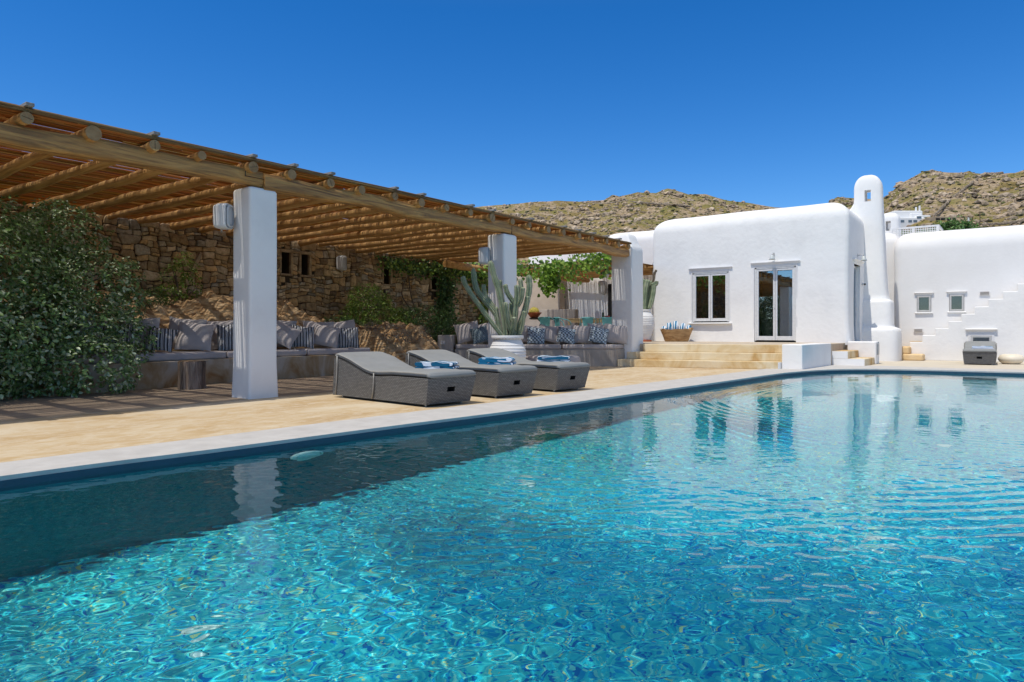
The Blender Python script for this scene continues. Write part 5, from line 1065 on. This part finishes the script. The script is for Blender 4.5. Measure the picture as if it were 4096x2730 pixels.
c2o = MB().rings(rs).build('stack', PLASTER, t, 'auto'); cut(c2o, [((-3.83,27,4.52),(.16,1.2,.34))])
t = thing('roof_parapet', 'white pierced lattice parapet on the roof behind the tall chimney', 'parapet', (-3,26,3.9)); fr = MB()
fr.box((-2.97,26,4.30),(1.40,.06,.06)).box((-2.97,26,3.97),(1.40,.06,.05))
for x_ in (-3.64,-2.99,-2.30): fr.box((x_,26,4.13),(.09,.062,.36))
fr.box((-2.28,26.6,4.29),(.06,1.2,.06)).box((-2.28,26.6,4.06),(.06,1.2,.05)); fr.build('frame', FRAMEW, t)
for x0_, x1_ in ((-3.59,-3.04),(-2.94,-2.35)):
    g = MB()
    for z_ in (4.02,4.085,4.15,4.215): g.box(((x0_+x1_)/2,26,z_),(x1_-x0_,.04,.018))
    k_ = int((x1_-x0_)/.065)
    for i in range(k_): g.box((x0_+(i+.5)*(x1_-x0_)/k_,26,4.13),(.02,.041,.28))
    g.build('lattice', FRAMEW, t)
tr_pal = [(.08,.19,.04),(.12,.27,.06),(.06,.14,.03),(.17,.30,.10)]
crown('oleander', 'big dark green leafy bush rising behind the right house roof', 'shrub', [tuple(P(953,238,33))+(1.05,1.0,.72),tuple(P(965,243,32.5))+(.6,.6,.45)], 6500, .20, tr_pal, LEAF2, tuple(P(953,262,33)), stems=5, asp=.3, base=2)
crown('oleander', 'lower green leafy bush between the second chimney and the big bush', 'shrub', [tuple(P(918,243,33))+(.8,.8,.5),tuple(P(935,243,33))+(.7,.7,.45),tuple(P(900,247,33))+(.55,.6,.38)], 6500, .20, tr_pal+[(.14,.22,.08)], LEAF2, tuple(P(921,262,33)), stems=5, asp=.3, base=2)
# ------------------------------------------------------------------ far buildings and poles on the hillside
def hill_at(px_, py_, lo=.02, hi=1.0):
    best = None
    for k_ in range(400):
        tt = lo+(hi-lo)*k_/399; rr, th, z = hill_z(px_, tt); d_ = rr*math.cos(th); yy = 331-(z-EYE)/d_*F
        if yy <= py_: return W((px_-512)/F*d_, d_, z), d_
    return W((px_-512)/F*d_, d_, z), d_
def fpt(px_, py_, d_): return P(px_, py_, d_)
b0, fd = hill_at(912, 222.5); b1, fd2 = hill_at(944, 222)
fh = thing('far_house', 'distant low white villa with small chimneys on the hillside', 'house', tuple(b0), YAW)
def fbox(x0, x1, y0, y1, d_, dep, par, mat, nm, bv=0):
    sc = d_/F; return MB().box(W(((x0+x1)/2-512)*sc, d_+dep/2, EYE+(331-(y0+y1)/2)*sc), ((x1-x0)*sc, dep, (y1-y0)*sc), YAW).build(nm, mat, par, bevel=bv)
fbox(894,923,210.5,226,fd,6,fh,FARW,'upper_storey',.25); fbox(911,922.5,213,226,fd-.5,6,fh,FARW,'upper_storey',.2); fbox(895,930,217.5,228,fd-2.5,6,fh,FARW,'lower_storey',.2); fbox(918,931,215.2,228,fd-2,6,fh,FARW,'lower_storey',.2)
for x_ in (916.2,919.8): fbox(x_,x_+1.0,205.5 if x_ > 918 else 207,214,fd+1,.6,fh,FARW,'chimney',.1)
fbox(917,921.5,216.2,218.4,fd-2.56,.1,fh,FARG,'window')
for x0_, x1_ in ((900,904.3),(908.5,912),(913.5,917.3),(920,924),(926.8,929)): fbox(x0_,x1_,220,222.2,fd-2.56,.1,fh,FARG,'window')
ru = thing('stone_ruin', 'distant roofless stone building with dark openings right of the far villa', 'building', tuple(b1), YAW)
fbox(933,957,216.5,224,fd2,5,ru,RUIN,'wall',.1)
for x0_, x1_ in ((936,940),(941,945.3),(947.3,951),(952.8,955.8)): fbox(x0_,x1_,218,222.6,fd2-.06,.1,ru,DARK,'opening')
for px_, y0_, y1_, lb in ((980,211.5,225.5,'thin dark utility pole on the far slope'),(968.5,217.5,227.5,'short pale utility post on the far slope')):
    q, d_ = hill_at(px_, y1_); t = thing('utility_pole', lb, 'pole', tuple(q)); MB().tube([q-Vector((0,0,.5)), P(px_, y0_, d_)], .10 if px_ > 975 else .2, 8).build('pole', BARK if px_ > 975 else FARW, t)
    MB().box(P(px_, y0_+.8, d_),(.6,.1,.1),YAW).build('crossarm', BARK, t)
# dry stone field walls on the slopes
def drywall(label, pts, h=1.0):
    mb = MB()
    for (x0_, y0_), (x1_, y1_) in zip(pts, pts[1:]):
        n_ = int(math.hypot(x1_-x0_, y1_-y0_)*3.2)+1
        for k_ in range(n_):
            f_ = k_/n_; px_, py_ = x0_+(x1_-x0_)*f_, y0_+(y1_-y0_)*f_; q, d_ = hill_at(px_, py_)
            for _ in range(3):
                s_ = random.uniform(.2,.36); mb.add([(q.x+p.x*s_, q.y+p.y*s_, q.z+random.uniform(0,h*.45)+p.z*s_*.7) for p in ico], icf, (lambda f: (.42*f,.34*f,.25*f))(random.uniform(.7,1.15)))
    o = mb.build('field_wall', BOULD); tag(o, label, 'wall')
drywall('dry stone wall climbing the right hand slope to the ridge', [(934,217),(948,203),(966,188.5),(985,174.5),(1003,168)], 1.2)
drywall('dry stone field wall along the foot of the right hand slope', [(983,225.5),(1000,225),(1012,223.5),(1024,221.5)], 1.0)
drywall('dark dry stone wall along the skyline of the left hill', [(585,203),(600,205),(625,202),(650,204),(690,207)], .8)
# ------------------------------------------------------------------ render
S.view_settings.view_transform = 'Standard'; S.view_settings.look = 'None'; S.view_settings.exposure = .08; S.view_settings.gamma = 1
S.cycles.use_denoising = True; S.cycles.max_bounces = 10; S.cycles.transmission_bounces = 8; S.cycles.transparent_max_bounces = 10; S.cycles.diffuse_bounces = 4; S.cycles.glossy_bounces = 4; S.cycles.sample_clamp_indirect = 6
